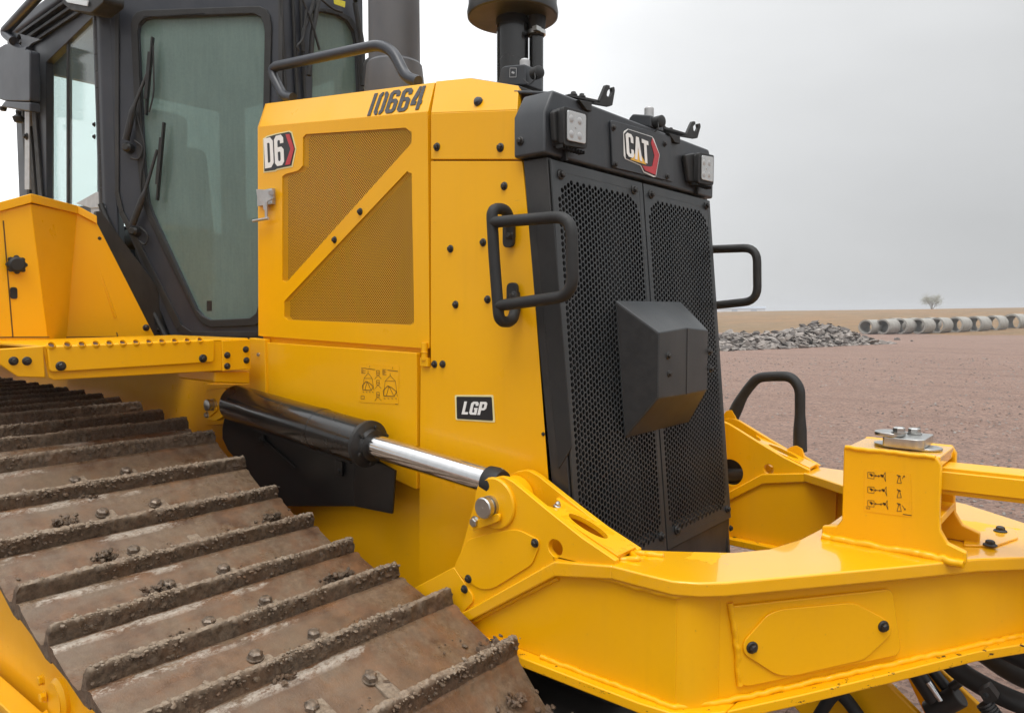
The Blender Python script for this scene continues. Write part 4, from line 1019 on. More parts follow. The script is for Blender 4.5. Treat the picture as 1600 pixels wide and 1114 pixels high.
for k in range(3): m.prism(pg([z2(*q) for q in [(695, 420+35*k), (705, 415+35*k), (722, 450+35*k), (712, 458+35*k)]], PX(-2.985)), (-.01, 0, 0))
m.build('hose_bracket', 'alu', frn)
# roof lamp, mirror, roof rail on the rear corner
def z7(x, y): return (x/5.0625, y/5.0625)
LP_ = PY(1.42)
m = MB(); m.prism(rpoly(pg([z7(*q) for q in [(490, -60), (820, -60), (820, 20), (720, 105), (560, 85), (495, 35)]], LP_), .02), INY*.09); rl = m.build('roof_lamp', 'rubber', DZ, .01)
m = MB(); m.prism(pg([z7(*q) for q in [(520, 0), (705, 10), (700, 55), (540, 25)]], PY(1.415)), NY*.006); m.build('lamp_lens', 'lens', rl, .003)
mp_ = PY(1.40)
m = MB(); m.prism(rpoly(pg([z7(*q) for q in [(-90, 420), (0, 370), (40, 345), (235, 400), (235, 805), (35, 800), (-90, 760)]], mp_), .02), INY*.05); m.prism(pg([z7(*q) for q in [(35, 800), (235, 810), (235, 885), (0, 845)]], mp_), INY*.05)
o = m.build('rear_view_mirror', 'cab', DZ, .008)
m = MB(); m.lathe(on(*z7(145, 880), PY(1.42)), (0, 0, -1), [(0, .014), (.02, .012), (.035, .03), (.06, .022)], 12); m.lathe(on(*z7(25, 850), PY(1.42)), (0, 0, -1), [(0, .02), (.02, .015)], 12); m.build('mirror_clamp', 'rubber', o)
m = MB(); m.tube([on(*z7(*q), PY(1.40)) for q in [(330, -60), (30, 262), (110, 330)]], .024, .05)
m.prism(rpoly(pg([z7(*q) for q in [(40, 265), (100, 255), (320, 315), (250, 345), (200, 400), (120, 370), (95, 330)]], PY(1.41)), .02), INY*.012, [circ(on(*z7(148, 335), PY(1.41)), (0, 1, 0), .04, 16)])
m.tube([on(*z7(*q), PY(1.42)) for q in [(90, 345), (170, 400), (235, 400)]], .02, .05); m.build('roof_rail', 'cab', DZ, .003)
m = MB(); m.prism(pg([z7(*q) for q in [(195, 885), (232, 890), (232, 1500), (195, 1500)]], PY(1.50)), INY*.03); bolt(on(*z7(212, 1082), PY(1.50)), NY, .02, DZ); m.build('rear_post', 'alu', DZ)

# ---------------- battery and tank housing beside the cab
def T(px, py, x): return on(px, py, PX(x))
xl, xm, xr = -3.30, -3.52, -3.50
a1, a2, a3, a4 = T(-60, 345, xl), T(48, 318, xl), T(77, 545, xl), T(-60, 548, xl)
b2, b3 = T(120, 333, xm), T(102, 545, xm)
c2, c3 = T(150, 345, xr), T(252, 545, xr)
def panel(pts, name='housing_panel', mat='yellow', parent=None, th=.012, off=0, bevel=.003):
    n = (pts[1]-pts[0]).cross(pts[2]-pts[0]).normalized(); n = n if n.dot(CAM-pts[0]) > 0 else -n
    return MB().prism([p+n*off for p in pts], n*(-th if off == 0 else th)).build(name, mat, parent, bevel), n
hs0 = MB(); back = V((-2.6, 0, 0))
hs0.add([a4, a3, b3, c3, c2, b2, a2, a1]+[p+back for p in (a4, a3, b3, c3, c2, b2, a2, a1)],
        [(0, 1, 6, 7), (1, 2, 5, 6), (2, 3, 4, 5), (7, 6, 14, 15), (6, 5, 13, 14), (5, 4, 12, 13), (4, 3, 11, 12), (15, 14, 9, 8), (14, 13, 10, 9), (13, 12, 11, 10), (0, 7, 15, 8)])
hs_ = hs0.build('side_housing', 'yellow', DZ, .004, ang=15)
# rim of the lid
m = MB()
for p, q, r_ in ((T(-60, 332, xl), T(48, 303, xl), 0), (T(48, 303, xl), T(120, 322, xm), 0), (T(120, 322, xm), T(150, 338, xr), 0)):
    m.prism([p, q, q-V((0, 0, .035)), p-V((0, 0, .035))], (.012, 0, 0))
    m.prism([p, q, q+V((-1.2, 0, 0)), p+V((-1.2, 0, 0))], (0, 0, -.02))
m.build('housing_lid', 'yellow', hs_, .003)
kn = T(23, 414, xl); m = MB(); m.lathe(kn, NX, [(0, .018), (.014, .018), (.015, .030), (.03, .030), (.036, .022)], 24)
for k in range(8): a = k*math.pi/4; m.lathe(kn+V((.015, .028*math.cos(a), .028*math.sin(a))), NX, [(0, .0085), (.014, .0085)], 10)
m.build('twist_knob', 'rubber', hs_, .002)
m = MB(); m.lathe(T(21, 455, xl), NX, [(0, .012), (.004, .012)], 16); m.prism(rpoly([T(21, 455, xl)+V((.002, a, b)) for a, b in ((-.012, .015), (.012, .015), (.012, -.03), (-.012, -.03))], .01), NX*.002); m.build('latch_slot', 'vblack', hs_)
nr_ = (b2-b3).cross(c3-b3).normalized(); nr_ = nr_ if nr_.x > 0 else -nr_; rpl = (b3, nr_)
m = MB(); q = [on(x, y, rpl)+nr_*.001 for x, y in [(125, 336), (184, 526)]]; stroke(m, q, .005, nr_, .001); q = [on(x, y, rpl)+nr_*.001 for x, y in [(102, 527), (184, 526)]]; stroke(m, q, .004, nr_, .001); m.build('door_seam', 'ink', hs_)
m = MB(); q = [T(x, y, xl)+V((.001, 0, 0)) for x, y in [(-60, 528), (20, 527), (77, 527)]]; stroke(m, q, .004, NX, .001); q = [T(x, y, xl)+V((.001, 0, 0)) for x, y in [(5, 345), (20, 527)]]; stroke(m, q, .004, NX, .001)
m.build('door_seam', 'ink', hs_)
m = MB(); q0, q1 = on(144, 392, rpl)+nr_*.004, on(180, 497, rpl)+nr_*.004
for k in range(12): a = q0+(q1-q0)*(k/12); b = q0+(q1-q0)*((k+.9)/12); m.cyl(a, b, .0065, 10)
m.build('piano_hinge', 'yellow', hs_, .001)
for x, y in ((154, 373), (228, 512)): bolt(on(x, y, rpl), nr_, .016, hs_)
MB().prism([toz(150, 1.45, PX(-3.57)), toz(285, 1.45, PX(-3.57)), T(285, 500, -3.57), T(158, 330, -3.57), T(150, 330, -3.57)], (-.03, 0, 0)).build('cab_sill', 'black', DZ, .004)
m = MB(); q = [on(x, y, DPL)+dn*.012 for x, y in [(160, 320), (170, 345), (262, 528)]]; m.tube(q, .014, .03, 8); m.build('sill_seal', 'rubber', DZ)
for x, y in ((174, 373), (197, 422), (225, 470), (250, 515)): bolt(on(x, y, DPL)+dn*.01, dn, .010, DZ)

# ---------------- step across the track
XS = -2.73; SXP = PX(XS)
st = MB(); st.prism(pg([(66, 541), (388, 529), (388, 577), (84, 594), (76, 590)], SXP), (-.012, 0, 0))
ztop = T(200, 534, XS).z
st.prism([T(66, 541, XS)+V((-.0, 0, .002)), T(388, 529, XS)+V((0, 0, .002)), T(388, 529, XS)+V((-.62, 0, .002)), T(66, 541, XS)+V((-.62, 0, .002))], (0, 0, -.012))
stp = st.build('step_plate', 'yellow', DZ, .004)
cv = MB().prism(rpoly(pg([(72, 541), (334, 531), (333, 566), (76, 582)], PX(XS+.003)), .015), (.010, 0, 0)).build('tread_cover', 'yellow', stp, .006)
m = MB(); hm = MB()
for k in range(12):
    f_ = k/11; x = 80+(312-80)*(f_**.93); y = 541.5-(541.5-533.2)*f_
    p = T(x, y+.5, XS+.008)+V((0, 0, .004)); ax_b = V((.75, 0, .66)); m.lathe(p-ax_b*.010, ax_b, [(0, .0145), (.012, .0135), (.016, .0105), (.008, .0085)], 14)
    hm.lathe(p-ax_b*.002, ax_b, [(0, .0082), (.003, .0082)], 12)
m.build('tread_bumps', 'yellow', cv); hm.build('tread_holes', 'ink', cv)
for x, y in ((95, 572), (317, 560)): bolt(T(x, y, XS+.013), NX, .016, stp)
lf = MB().prism(pg([(-80, 551), (68, 540.5), (71, 590), (28, 589), (-3, 568), (-80, 570)], PX(XS+.010)), (-.018, 0, 0)).build('step_end_bracket', 'yellow', DZ, .004)
for x, y in ((21, 564), (42, 564)): bolt(T(x, y, XS+.010), NX, .014, lf)
bk_ = MB().prism(pg([(345, 532), (389, 530), (390, 576), (346, 580)], PX(XS+.001)), (.010, 0, 0)).build('step_bracket', 'yellow', DZ, .003)
for x, y in ((355, 555), (355, 572), (384, 546), (385, 563)): bolt(T(x, y, XS+.011), NX, .013, bk_)
MB().prism(pg([(335, 580), (391, 580), (391, 600), (335, 598)], PX(XS-.02)), (-.3, 0, 0)).build('step_support', 'yellow', DZ, .008)

# ---------------- lift cylinder (outboard of the hood) with its pins and guard
YL = 1.588; CPL = PY(YL)
c0, c1, c2_, c3_ = on(366, 629, CPL), on(578, 694, CPL), on(586, 704, CPL), on(775, 772, CPL)
ax_ = (c1-c0).normalized(); c3_ = c0+ax_*((c3_-c0).dot(ax_)); rb = .0745
lc = MB(); lc.lathe(c0-ax_*.005, ax_, [(0, .045), (.0, .058), (.02, rb), ((c1-c0).length*.66, rb), ((c1-c0).length*.66+.001, rb+.0015), ((c1-c0).length*.70, rb+.0015), ((c1-c0).length*.70+.001, rb), ((c1-c0).length, rb)], 48)
lc.build('lift_cylinder_barrel', 'gloss', DZ, ang=40)
ln = (c1-c0).length
m = MB(); m.lathe(c1-ax_*.02, ax_, [(0, rb+.001), (.004, rb+.005), (.018, rb+.005), (.022, rb-.002), (.028, .055), (.045, .052)], 40); gland = m.build('cylinder_gland', 'black', DZ)
bh = c1+ax_*.012
for k in range(6):
    a = k*math.pi/3+.4; u, v_, n = basis(ax_); bolt(bh+ax_*.004+u*(.062*math.cos(a))+v_*(.062*math.sin(a)), ax_, .008, gland, 'hex')
MB().cyl(c1, c3_, .0385, 40).build('cylinder_rod', 'chrome', DZ)
pin2 = on(767, 790, PY(1.545))
MB().lathe(c3_-ax_*.03, ax_, [(0, .044), (.03, .046), (.05, .04)], 32).build('rod_wiper_collar', 'rubber', DZ)
m = MB(); m.cyl((pin2.x, 1.585, pin2.z), (pin2.x, 1.655, pin2.z), .062, 32); m.build('rod_eye', 'black', DZ, .004)
# rear trunnion bracket
br = MB().prism(rpoly(pg([(322, 609), (352, 606), (362, 622), (358, 645), (336, 658), (320, 655)], PY(1.545)), .012), INY*.03).build('cylinder_bracket', 'yellow', DZ, .003)
MB().prism(rpoly(pg([(322, 600), (400, 600), (400, 660), (322, 665)], PY(1.69)), .012), INY*.05).build('bracket_base', 'yellow', DZ, .003)
q = on(335, 632, PY(1.545)); m = MB(); m.lathe(q, NY, [(-.10, .024), (.012, .024), (.014, .019), (.02, .019), (.022, .024), (.034, .024), (.036, .020)], 28); m.build('bracket_pin', 'zinc', br)
bolt(on(324, 648, PY(1.545)), NY, .014, br, 'hex', 'zinc')
m = MB(); m.prism(rpoly([q+V((-.03, -.002, -.055)), q+V((.035, -.002, -.02)), q+V((.03, -.002, -.005)), q+V((-.035, -.002, -.035))], .01), NY*.008); m.build('pin_retainer', 'yellow', br, .002)
# guard plate below the cylinder
gp_ = PY(1.655)
g_pts = [(352, 640), (347, 669), (347, 685), (356, 704), (372, 722), (403, 760), (447, 791), (553, 791), (553, 700), (420, 640)]
gq = MB().prism(pg(g_pts, gp_), INY*.012).build('cylinder_guard', 'guard', DZ, .004)
gA, gB, gC, gD = on(553, 700, gp_), on(553, 791, gp_), on(612, 803, PY(1.60)), on(617, 735, PY(1.60))
m = MB(); m.prism([gA, gB, gC, gD], INY*.010); m.build('guard_wing', 'guard', gq, .003)
m = MB(); o_ = V((0, -.004, 0)); m.prism([on(400, 662, gp_)+o_, on(553, 716, gp_)+o_, on(553, 724, gp_)+o_, on(400, 672, gp_)+o_], NY*.012); m.prism([on(412, 690, gp_)+o_, on(462, 733, gp_)+o_, on(466, 730, gp_)+o_, on(416, 686, gp_)+o_], NY*.006)
m.build('guard_flange', 'guard', gq, .003)
for x, y in ((408, 686), (531, 736)): m = MB().prism(rpoly(pg([(x-5, y-18), (x+6, y-16), (x+6, y+8), (x-5, y+8)], PY(1.650)), .006), NY*.008).build('guard_tab', 'guard', gq, .002); bolt(on(x, y, PY(1.642)), NY, .012, gq)

# ---------------- push frame
YCF = 2.315
def mirF(p): return V((p[0]+.02, 2*YCF-p[1], p[2]))
YO, YI = 1.555, 1.685          # outer and inner face of the near arm
OP = PY(YO); ZT = 1.07
def zoomd(x, y): return (400+x/3.2, 780+y/3.2)
def q4(x, y): return (640+x/3.714, 700+y/3.714)
tw = [q4(*p) for p in [(390, 262), (410, 225), (440, 192), (480, 172), (520, 165), (560, 172), (600, 195), (830, 385), (1000, 520), (1195, 652), (1190, 715), (860, 725), (330, 990), (268, 700)]]
hole_c = on(*q4(845, 580), OP)
tw3 = pg(tw, OP)
def both(name, fn, mat, bevel=.003, parent=None, children=None):
    """build an arm piece and its mirrored twin on the far arm"""
    o1 = fn(lambda p: V(p), 1).build(name, mat, parent[0] if parent else DZ, bevel)
    o2 = fn(lambda p: mirF(p), -1).build(name, mat, parent[1] if parent else DZ, bevel)
    return o1, o2
tp_ = both('tower_plate', lambda f_, s_: MB().prism([f_(p) for p in tw3], (0, .02*s_, 0), [[f_(p) for p in circ(hole_c, (0, 1, 0), .023, 24)]]), 'yellow')
# inner plates; the far one carries the large access hole
tin = [V((p.x, YI-.02, p.z)) for p in tw3]
tin1 = MB().prism(tin, (0, .02, 0), [circ(V((hole_c.x, YI-.02, hole_c.z)), (0, 1, 0), .03, 24)]).build('tower_inner_plate', 'yellow', DZ, .003)
yfi = 2*YCF-YI
farin = [V((p.x+.02, yfi, p.z)) for p in tw3]
ac = on(1141, 738, PY(yfi)); hc2 = on(1201, 733, PY(yfi))
tin2 = MB().prism(farin, (0, .02, 0), [circ(ac, (0, 1, 0), .055, 28), circ(hc2, (0, 1, 0), .020, 20)]).build('tower_inner_plate', 'yellow', DZ, .003)
# sloped infill between the plates with an oval opening
sA, sB = on(*q4(735, 300), OP), on(*q4(1170, 610), OP); sd2 = (sB-sA).normalized(); sn = V((-sd2.z, 0, sd2.x)); sn = sn if sn.z > 0 else -sn
def infill(f_, s_):
    a, b = sA-sn*.016, sB-sn*.006+sd2*.01; y0, y1 = YO+.02, YI-.02; c = a+(b-a)*.52; u = (b-a)
    ov = [V((c.x+u.x*.24*math.cos(t_)*1.0, (y0+y1)/2+.026*math.sin(t_), c.z+u.z*.24*math.cos(t_))) for t_ in [2*math.pi*k/28 for k in range(28)]]
    ov2 = [V((a.x+u.x*.01-.0*math.cos(t_)+sd2.x*.035*math.sin(t_), (y0+y1)/2+.03*math.cos(t_), a.z+u.z*.01+sd2.z*.035*math.sin(t_))) for t_ in [math.pi*k/10 for k in range(11)]]
    outer = [V((a.x, y0, a.z)), V((b.x, y0, b.z)), V((b.x, y1, b.z)), V((a.x, y1, a.z))]+list(ov2)
    return MB().prism([f_(p) for p in outer], -sn*.014, [[f_(p) for p in ov]])
inf = both('tower_infill', infill, 'yellow_wet')
m = MB(); gz_ = on(*q4(852, 345), PY(1.62)); m.lathe(gz_, sn, [(0, .010), (.006, .010), (.008, .006), (.014, .007), (.02, .003)], 10); m.lathe(on(*q4(540, 155), PY(1.60)), V((-.3, 0, 1)), [(0, .008), (.006, .008), (.008, .005), (.016, .006), (.02, .002)], 10); m.build('grease_nipple', 'zinc', inf[0])
# pin boss
bc = on(*q4(500, 318), OP)
def boss(f_, s_): m = MB(); p = f_(bc); return m.lathe(p, (0, -s_, 0), [(0, .074), (.006, .074), (.010, .070), (.010, .055)], 40)
bs = both('pin_boss', boss, 'yellow', .0)
m = MB(); m.lathe((pin2.x, YO-.010, pin2.z), NY, [(-.12, .030), (.010, .030), (.011, .024), (.018, .024), (.019, .030), (.034, .030), (.037, .027)], 36); m.lathe((pin2.x, YO-.047, pin2.z), NY, [(-.002, .004), (.0005, .003)], 10); m.build('lift_pin', 'zinc', bs[0])
m = MB(); q0, q1 = on(*q4(385, 440), PY(YO-.012)), on(*q4(530, 395), PY(YO-.012)); dq = (q1-q0).normalized(); nq = V((-dq.z, 0, dq.x))
m.prism(rpoly([q0-dq*.012-nq*.016, q1+dq*.0-nq*.012, q1+dq*.006+nq*.010, q0+dq*.01+nq*.012], .010), NY*.012); m.build('pin_retainer', 'yellow', bs[0], .003)
bolt(on(743, 815, PY(YO-.020)), NY, .017, bs[0], 'hex', 'zinc')
m = MB(); m.cyl((pin2.x, YI-.022, pin2.z), (pin2.x, YI-.06, pin2.z), .068, 36); m.build('inner_boss', 'yellow', bs[0], .004)
# cover plate with rubber bolts, rear link plate
cv = MB().prism(rpoly(pg([zoomd(*p) for p in [(1060, 200), (1180, 165), (1290, 148), (1330, 155), (1418, 200), (1420, 235), (1385, 325), (1190, 445), (1130, 450), (1040, 395), (992, 345), (1010, 300)]], OP), .02), NY*.005).build('tower_cover', 'yellow', tp_[0], .002)
for x, y in ((836, 848), (732, 904)): bolt(on(x, y, PY(YO-.005)), NY, .0125, cv)
rl_ = MB().prism(rpoly(pg([zoomd(*p) for p in [(700, 490), (988, 338), (1082, 480), (1085, 512), (1030, 570), (800, 640)]], PY(YO-.006)), .008), INY*.012).build('rear_link_cover', 'yellow', DZ, .003)
bolt(on(726, 920, PY(YO-.006)), NY, .0125, rl_)
# side webs of both arms, bottom z .76
ZB = .755
def webx(px, py): return on(px, py, OP)
wx0, wx1 = -1.62, -.80
def zbot(x): return ZB+max(0, (x+.70))*.165
def web(f_, s_): return MB().prism([f_(p) for p in [V((wx0, YO+.012, ZB)), V((wx1, YO+.012, ZB)), V((wx1, YO+.012, ZT-.035)), V((on(870, 885, OP).x, YO+.012, on(870, 885, OP).z)), V((on(735, 955, OP).x, YO+.012, on(735, 955, OP).z)), V((wx0, YO+.012, .80))]], (0, .018*s_, 0))
both('arm_web', web, 'yellow', .002)
def webi(f_, s_):
    p = [V((wx0, YI-.018, ZB)), V((-.86, YI-.018, ZB)), V((-.86, YI-.018, ZT-.035)), V((on(870, 885, OP).x, YI-.018, ZT-.05)), V((on(735, 955, OP).x, YI-.018, on(735, 955, OP).z)), V((wx0, YI-.018, .80))]
    return MB().prism([f_(q) for q in p], (0, .018*s_, 0))
both('arm_inner_web', webi, 'yellow', .002)
# flange band over the web: up from the rear to the knee, then forward into the top plate
kx, kz = on(869, 877, OP).x, on(869, 877, OP).z; rx, rz = on(733, 953, OP).x, on(733, 953, OP).z; fx, fz_ = on(960, 897, OP).x, on(960, 897, OP).z
def band(f_, s_):
    m = MB(); t_ = .030; o_ = YO-.012; wd = YI+.012-o_
    return m.prism([f_(V((x, o_, z))) for x, z in [(rx, rz+.004), (kx, kz+.004), (fx, ZT+.0), (fx, ZT-.036), (kx+.004, kz-.038), (rx+.008, rz-.030), (rx-.15, rz-.115), (rx-.15, rz-.09)]], (0, wd*s_, 0))
both('arm_flange', band, 'yellow_wet', .006)
# weld beads
def bead(name, pts, r, parent, mat='yellow', amp=.25):
    m = MB(); pp = []
    for a, b in zip(pts, pts[1:]):
        k = max(2, int((b-a).length/.012))
        for i in range(k): pp.append(a+(b-a)*(i/k))
    pp.append(pts[-1]); rn = random.Random(len(pp)); pp = [p+V((rn.uniform(-1, 1), rn.uniform(-1, 1), rn.uniform(-1, 1)))*r*amp for p in pp]
    vs = []; m.tube(pp, r, .004, 8); return m.build(name, mat, parent, ang=80)
# top plate: U-shaped, symmetric about the machine's centre line
def tz(x, y): return on(x, y, PZ(ZT))
yv0 = YO-.012
o3 = [V((x, y, ZT)) for x, y in [(fx-.004, yv0), (-.88, yv0), (-.80, 1.546), (-.745, 1.575), (-.70, 1.618), (-.655, 1.677), (-.577, 1.780), (-.428, 1.978), (-.272, 2.192), (-.186, 2.279), (-.10, 2.36), (.25, 2.38)]]
e1, e2 = o3[6], o3[9]; ed = (e2-e1).normalized(); kk = .10
in3 = [V((x, y, ZT)) for x, y in [(fx-.02, YI+.008), (-.906, 1.744), (-.778, 1.835), (-.717, 1.923), (-.681, 2.062), (-.666, 2.252), (-.666, 2.40)]]
far_o = [V((.25, 2.54, ZT)), V((-.10, 2.58, ZT)), V((-.221, 2.658, ZT)), V((-.39, 2.797, ZT))]+[mirF(p) for p in reversed(o3[:7])]
far_i = [mirF(p) for p in in3[:4]]
tpoly = o3 + far_o + far_i + list(reversed(in3))
top = MB().prism(tpoly, (0, 0, -.036)).build('frame_top_plate', ['yellow_wet'], DZ, .006)
bead('weld_bead', [V((fx-.03, YO+.035, ZT+.0)), V((fx+.03, YO+.06, ZT+.002)), V((-.98, YI-.03, ZT+.002)), V((-.90, YI+.0, ZT+.002))], .009, top, 'yellow')
# front beam webs, set back under the plate
def off_line(p, d): 
    n = V((ed.y, -ed.x, 0)); n = n if n.dot(CAM-p) > 0 else -n; return p-n*d
en = V((ed.y, -ed.x, 0)); en = en if en.dot(CAM-e1) > 0 else -en
wA = V((-.70, YO+.012, 0)); 
wline = e1-en*.045; tA = (wA-wline).dot(ed); wA2 = wline+ed*tA; wA2.z = 0
wEnd = e2+ed*kk-en*.045
def H(p, z): return V((p.x, p.y, z))
kA = H(wline+ed*((V((-.66, 1.60, 0))-wline).dot(ed)), 0)
wEnd2 = V((.25, 2.43, 0))
fw = MB().prism([H(kA, ZB), H(wEnd, zbot(wEnd.x)), H(wEnd, ZT-.036), H(kA, ZT-.036)], -en*.02).build('front_web', 'yellow', DZ, .002)
m = MB()
for a, b in zip([(-.68, 2.97), (-.62, 2.88), (-.40, 2.75), (-.23, 2.61)], [(-.62, 2.88), (-.40, 2.75), (-.23, 2.61), (.2, 2.50)]): m.prism([V((*a, zbot(a[0]))), V((*b, zbot(b[0]))), V((*b, ZT-.037)), V((*a, ZT-.037))], (-.012, -.012, 0))
m.build('far_front_web', 'yellow', DZ, .002)
# curved knee between arm web and front web
kn_ = [(wx1-.01, YO+.012)]+arc3((-.80, YO+.013), (-.757, 1.580), (kA.x, kA.y))[1:]
wall('knee_web', kn_, lambda x: ZB, lambda x: ZT-.037, .014, 'yellow', DZ)
n_w = len(kn_)
wpl = (H(kA, 0), en)
bead('weld_bead', [on(1140, 940, wpl)+en*.004, on(1150, 1010, wpl)+en*.004, on(1155, 1070, wpl)+en*.004], .008, fw)
pp_ = MB().prism(rpoly([on(x, y, wpl)+en*.0 for x, y in [(1140, 944), (1385, 918), (1392, 924), (1404, 1010), (1398, 1022), (1165, 1070), (1152, 1066)]], .012), en*.010).build('reinforcing_plate', 'yellow', fw, .004)
def zb(x, y): return (1050+x/2.909, 850+y/2.909)
wp2 = (H(kA, 0)+en*.010, en)
cv2 = MB().prism(rpoly([on(*zb(*p), wp2) for p in [(318, 470), (325, 435), (430, 315), (490, 292), (820, 262), (960, 335), (995, 375), (985, 410), (870, 520), (540, 595), (470, 590), (330, 500)]], .02), en*.006).build('access_cover', 'yellow', fw, .002)
for x, y in ((1175, 1011), (1380, 978)): bolt(on(x, y, (H(kA, 0)+en*.016, en)), en, .015, cv2)
# bottom flange
def zp(x, y): return V((x, y, zbot(x)))
ob_ = [(-.88, 1.530), (-.80, 1.540), (-.745, 1.575), (-.715, 1.610), (-.70, 1.628)]
armb = [V((x, y, ZB)) for x, y in [(wx0, YO-.025)]+ob_+[(-.70, 1.96), (-.74, 1.88), (-.81, 1.80), (-.93, YI+.04), (wx0, YI+.03)]]
bf = MB().prism(armb, (0, 0, -.028)).build('frame_bottom_plate', 'yellow_chip', DZ, .005)
MB().prism([mirF(p)-V((.02, 0, 0)) for p in armb], (0, 0, -.028)).build('frame_bottom_plate', 'yellow_chip', DZ, .005)
o3b = [zp(-.6995, 1.628), zp(-.655, 1.685)]+[zp(p.x, p.y) for p in o3[6:10]]+[zp(-.10, 2.36), zp(.25, 2.38), zp(.25, 2.54), zp(-.10, 2.58), zp(-.221, 2.658), zp(-.39, 2.797)]+[zp(-.557, 2.847), zp(-.6995, 3.002), zp(-.6995, 2.67), zp(-.67, 2.40), zp(-.6995, 1.96)]
MB().prism(o3b, (0, 0, -.028)).build('frame_bottom_plate', 'yellow_chip', DZ, .005)
bead('weld_bead', [V((-1.2, YO+.006, ZB+.003)), V((-.80, YO+.006, ZB+.003)), H(kA+en*.006, ZB+.003), H(wEnd+en*.006, zbot(wEnd.x)+.003)], .008, bf)
bead('weld_bead', [V((kx-.0, YO+.006, ZT-.045)), V((-.80, YO+.006, ZT-.042)), H(kA+en*.005, ZT-.04), H(wEnd+en*.006, ZT-.04)], .008, top)
bead('weld_bead', [V((rx-.1, YO+.008, rz-.10)), V((rx, YO+.008, rz-.038)), V((kx, YO+.008, kz-.045))], .007, top)
MB().prism([V((-.650, 2.07, ZB)), V((-.650, 2.56, ZB)), V((-.650, 2.56, ZT-.037)), V((-.650, 2.07, ZT-.037))], (.02, 0, 0)).build('inner_web', 'yellow', DZ, .002)
# curved inner webs of the front beam
cw = [V((-.86, YI-.017, 0)), V((-.80, 1.735, 0)), V((-.74, 1.835, 0)), V((-.69, 1.95, 0)), V((-.655, 2.07, 0))]
cwp = [(-.86, YI-.017)]+arc3((-.82, 1.70), (-.70, 1.83), (-.655, 2.10))
wall('inner_curved_web', cwp, lambda x: ZB, lambda x: ZT-.037, .014, 'yellow', DZ)
wall('inner_curved_web', [tuple(mirF(V((x, y, 0))))[:2] for x, y in cwp], lambda x: ZB, lambda x: ZT-.037, .014, 'yellow', DZ)
# far handle on the far tower
yf = 2*YCF-YO
m = MB(); HF = [on(x, y, PY(yf+.012)) for x, y in [(1143, 655), (1160, 618), (1183, 590), (1205, 588), (1236, 588), (1250, 606), (1250, 650), (1250, 705)]]
m.tube(HF, .021, .06, 14, rr=lambda t_: .021+.007*max(0, abs(t_-.5)*2-.8)*5); m.build('frame_handle', 'rubber', DZ)
m = MB()
for q in ([(1132, 668), (1130, 652), (1137, 641), (1146, 640), (1151, 650), (1152, 660), (1165, 672), (1135, 690)], [(1225, 705), (1238, 697), (1247, 695), (1255, 700), (1258, 712), (1284, 727), (1230, 722)]):
    MB().prism(rpoly(pg(q, PY(yf)), .006), (0, -.018, 0)).build('handle_lug', 'yellow', tp_[1], .003)
m = MB(); m.cyl((pin2.x, 2*YCF-1.66, pin2.z), (pin2.x, 2*YCF-1.58, pin2.z), .055, 28); m.cyl((pin2.x-.05, 2*YCF-1.62, pin2.z-.0), (pin2.x-.4, 2*YCF-1.62, pin2.z+.18), .045, 20); m.build('far_lift_cylinder', 'gloss', DZ)
m = MB(); a = ac+V((-.06, .05, -.03)); m.cyl(a, a+V((.14, 0, .02)), .03, 20); m.cyl(a+V((0, 0, -.04)), a+V((.1, 0, -.02)), .014, 14); m.box(a+V((-.02, .03, -.06)), a+V((.12, .08, .08))); m.build('cylinder_port', 'black', tin2, .003)

# ---------------- control tower on the frame's nose
YT0, YT1 = 2.115, 2.325
TPL = PY(YT0)
prof = pg([(1318, 702), (1332, 690), (1462, 712), (1478, 735), (1476, 830), (1484, 846), (1506, 846), (1506, 858), (1474, 856), (1297, 830), (1298, 822), (1314, 820), (1321, 808)], TPL)
prof[-3].z = ZT; prof[-5].z = ZT; 
base_z = ZT
xL, xR = prof[0].x, on(1470, 740, TPL).x; zTop = on(1330, 700, TPL).z
print('tower', xL, xR, zTop)
def side_plate(y): 
    x0, x1 = xL, xR; zt = zTop; fl_ = .052
    return [V((x0-fl_, y, ZT+.001)), V((x1+fl_+.01, y, ZT+.001)), V((x1+fl_+.01, y, ZT+.03)), V((x1+.02, y, ZT+.045)), V((x1+.003, y, ZT+.075)), V((x1, y, ZT+.11)), V((x1, y, zt-.02)), V((x1-.012, y, zt)), V((x0, y, zt)), V((x0, y, ZT+.06)), V((x0-.012, y, ZT+.04)), V((x0-fl_, y, ZT+.032))]
twr = MB().prism(side_plate(YT0), (0, .022, 0)).build('control_tower', 'yellow', DZ, .004)
MB().prism(side_plate(YT1), (0, .022, 0)).build('tower_far_plate', 'yellow', twr, .004)
MB().prism([V((xL+.001, YT0+.023, zTop-.001)), V((xR-.006, YT0+.023, zTop-.001)), V((xR-.006, YT1-.001, zTop-.001)), V((xL+.001, YT1-.001, zTop-.001))], (0, 0, -.03)).build('tower_cap', 'yellow_wet', twr, .004)
MB().prism([V((xL+.002, YT0+.023, ZT+.01)), V((xL+.002, YT1-.001, ZT+.01)), V((xL+.002, YT1-.001, zTop-.035)), V((xL+.002, YT0+.023, zTop-.035))], (.018, 0, 0)).build('tower_rear_wall', 'yellow', twr, .002)
MB().prism([V((xL+.03, YT0+.023, ZT+.085)), V((xR+.002, YT0+.023, ZT+.085)), V((xR+.002, YT1-.001, ZT+.085)), V((xL+.03, YT1-.001, ZT+.085))], (0, 0, .02)).build('tower_shelf', 'yellow', twr, .003)
bead('weld_bead', [V((xL-.05, YT0-.002, ZT+.004)), V((xR+.06, YT0-.002, ZT+.004))], .011, twr)
bead('weld_bead', [V((xL+.004, YT0+.001, zTop+.0)), V((xR-.012, YT0+.001, zTop+.0))], .006, twr)
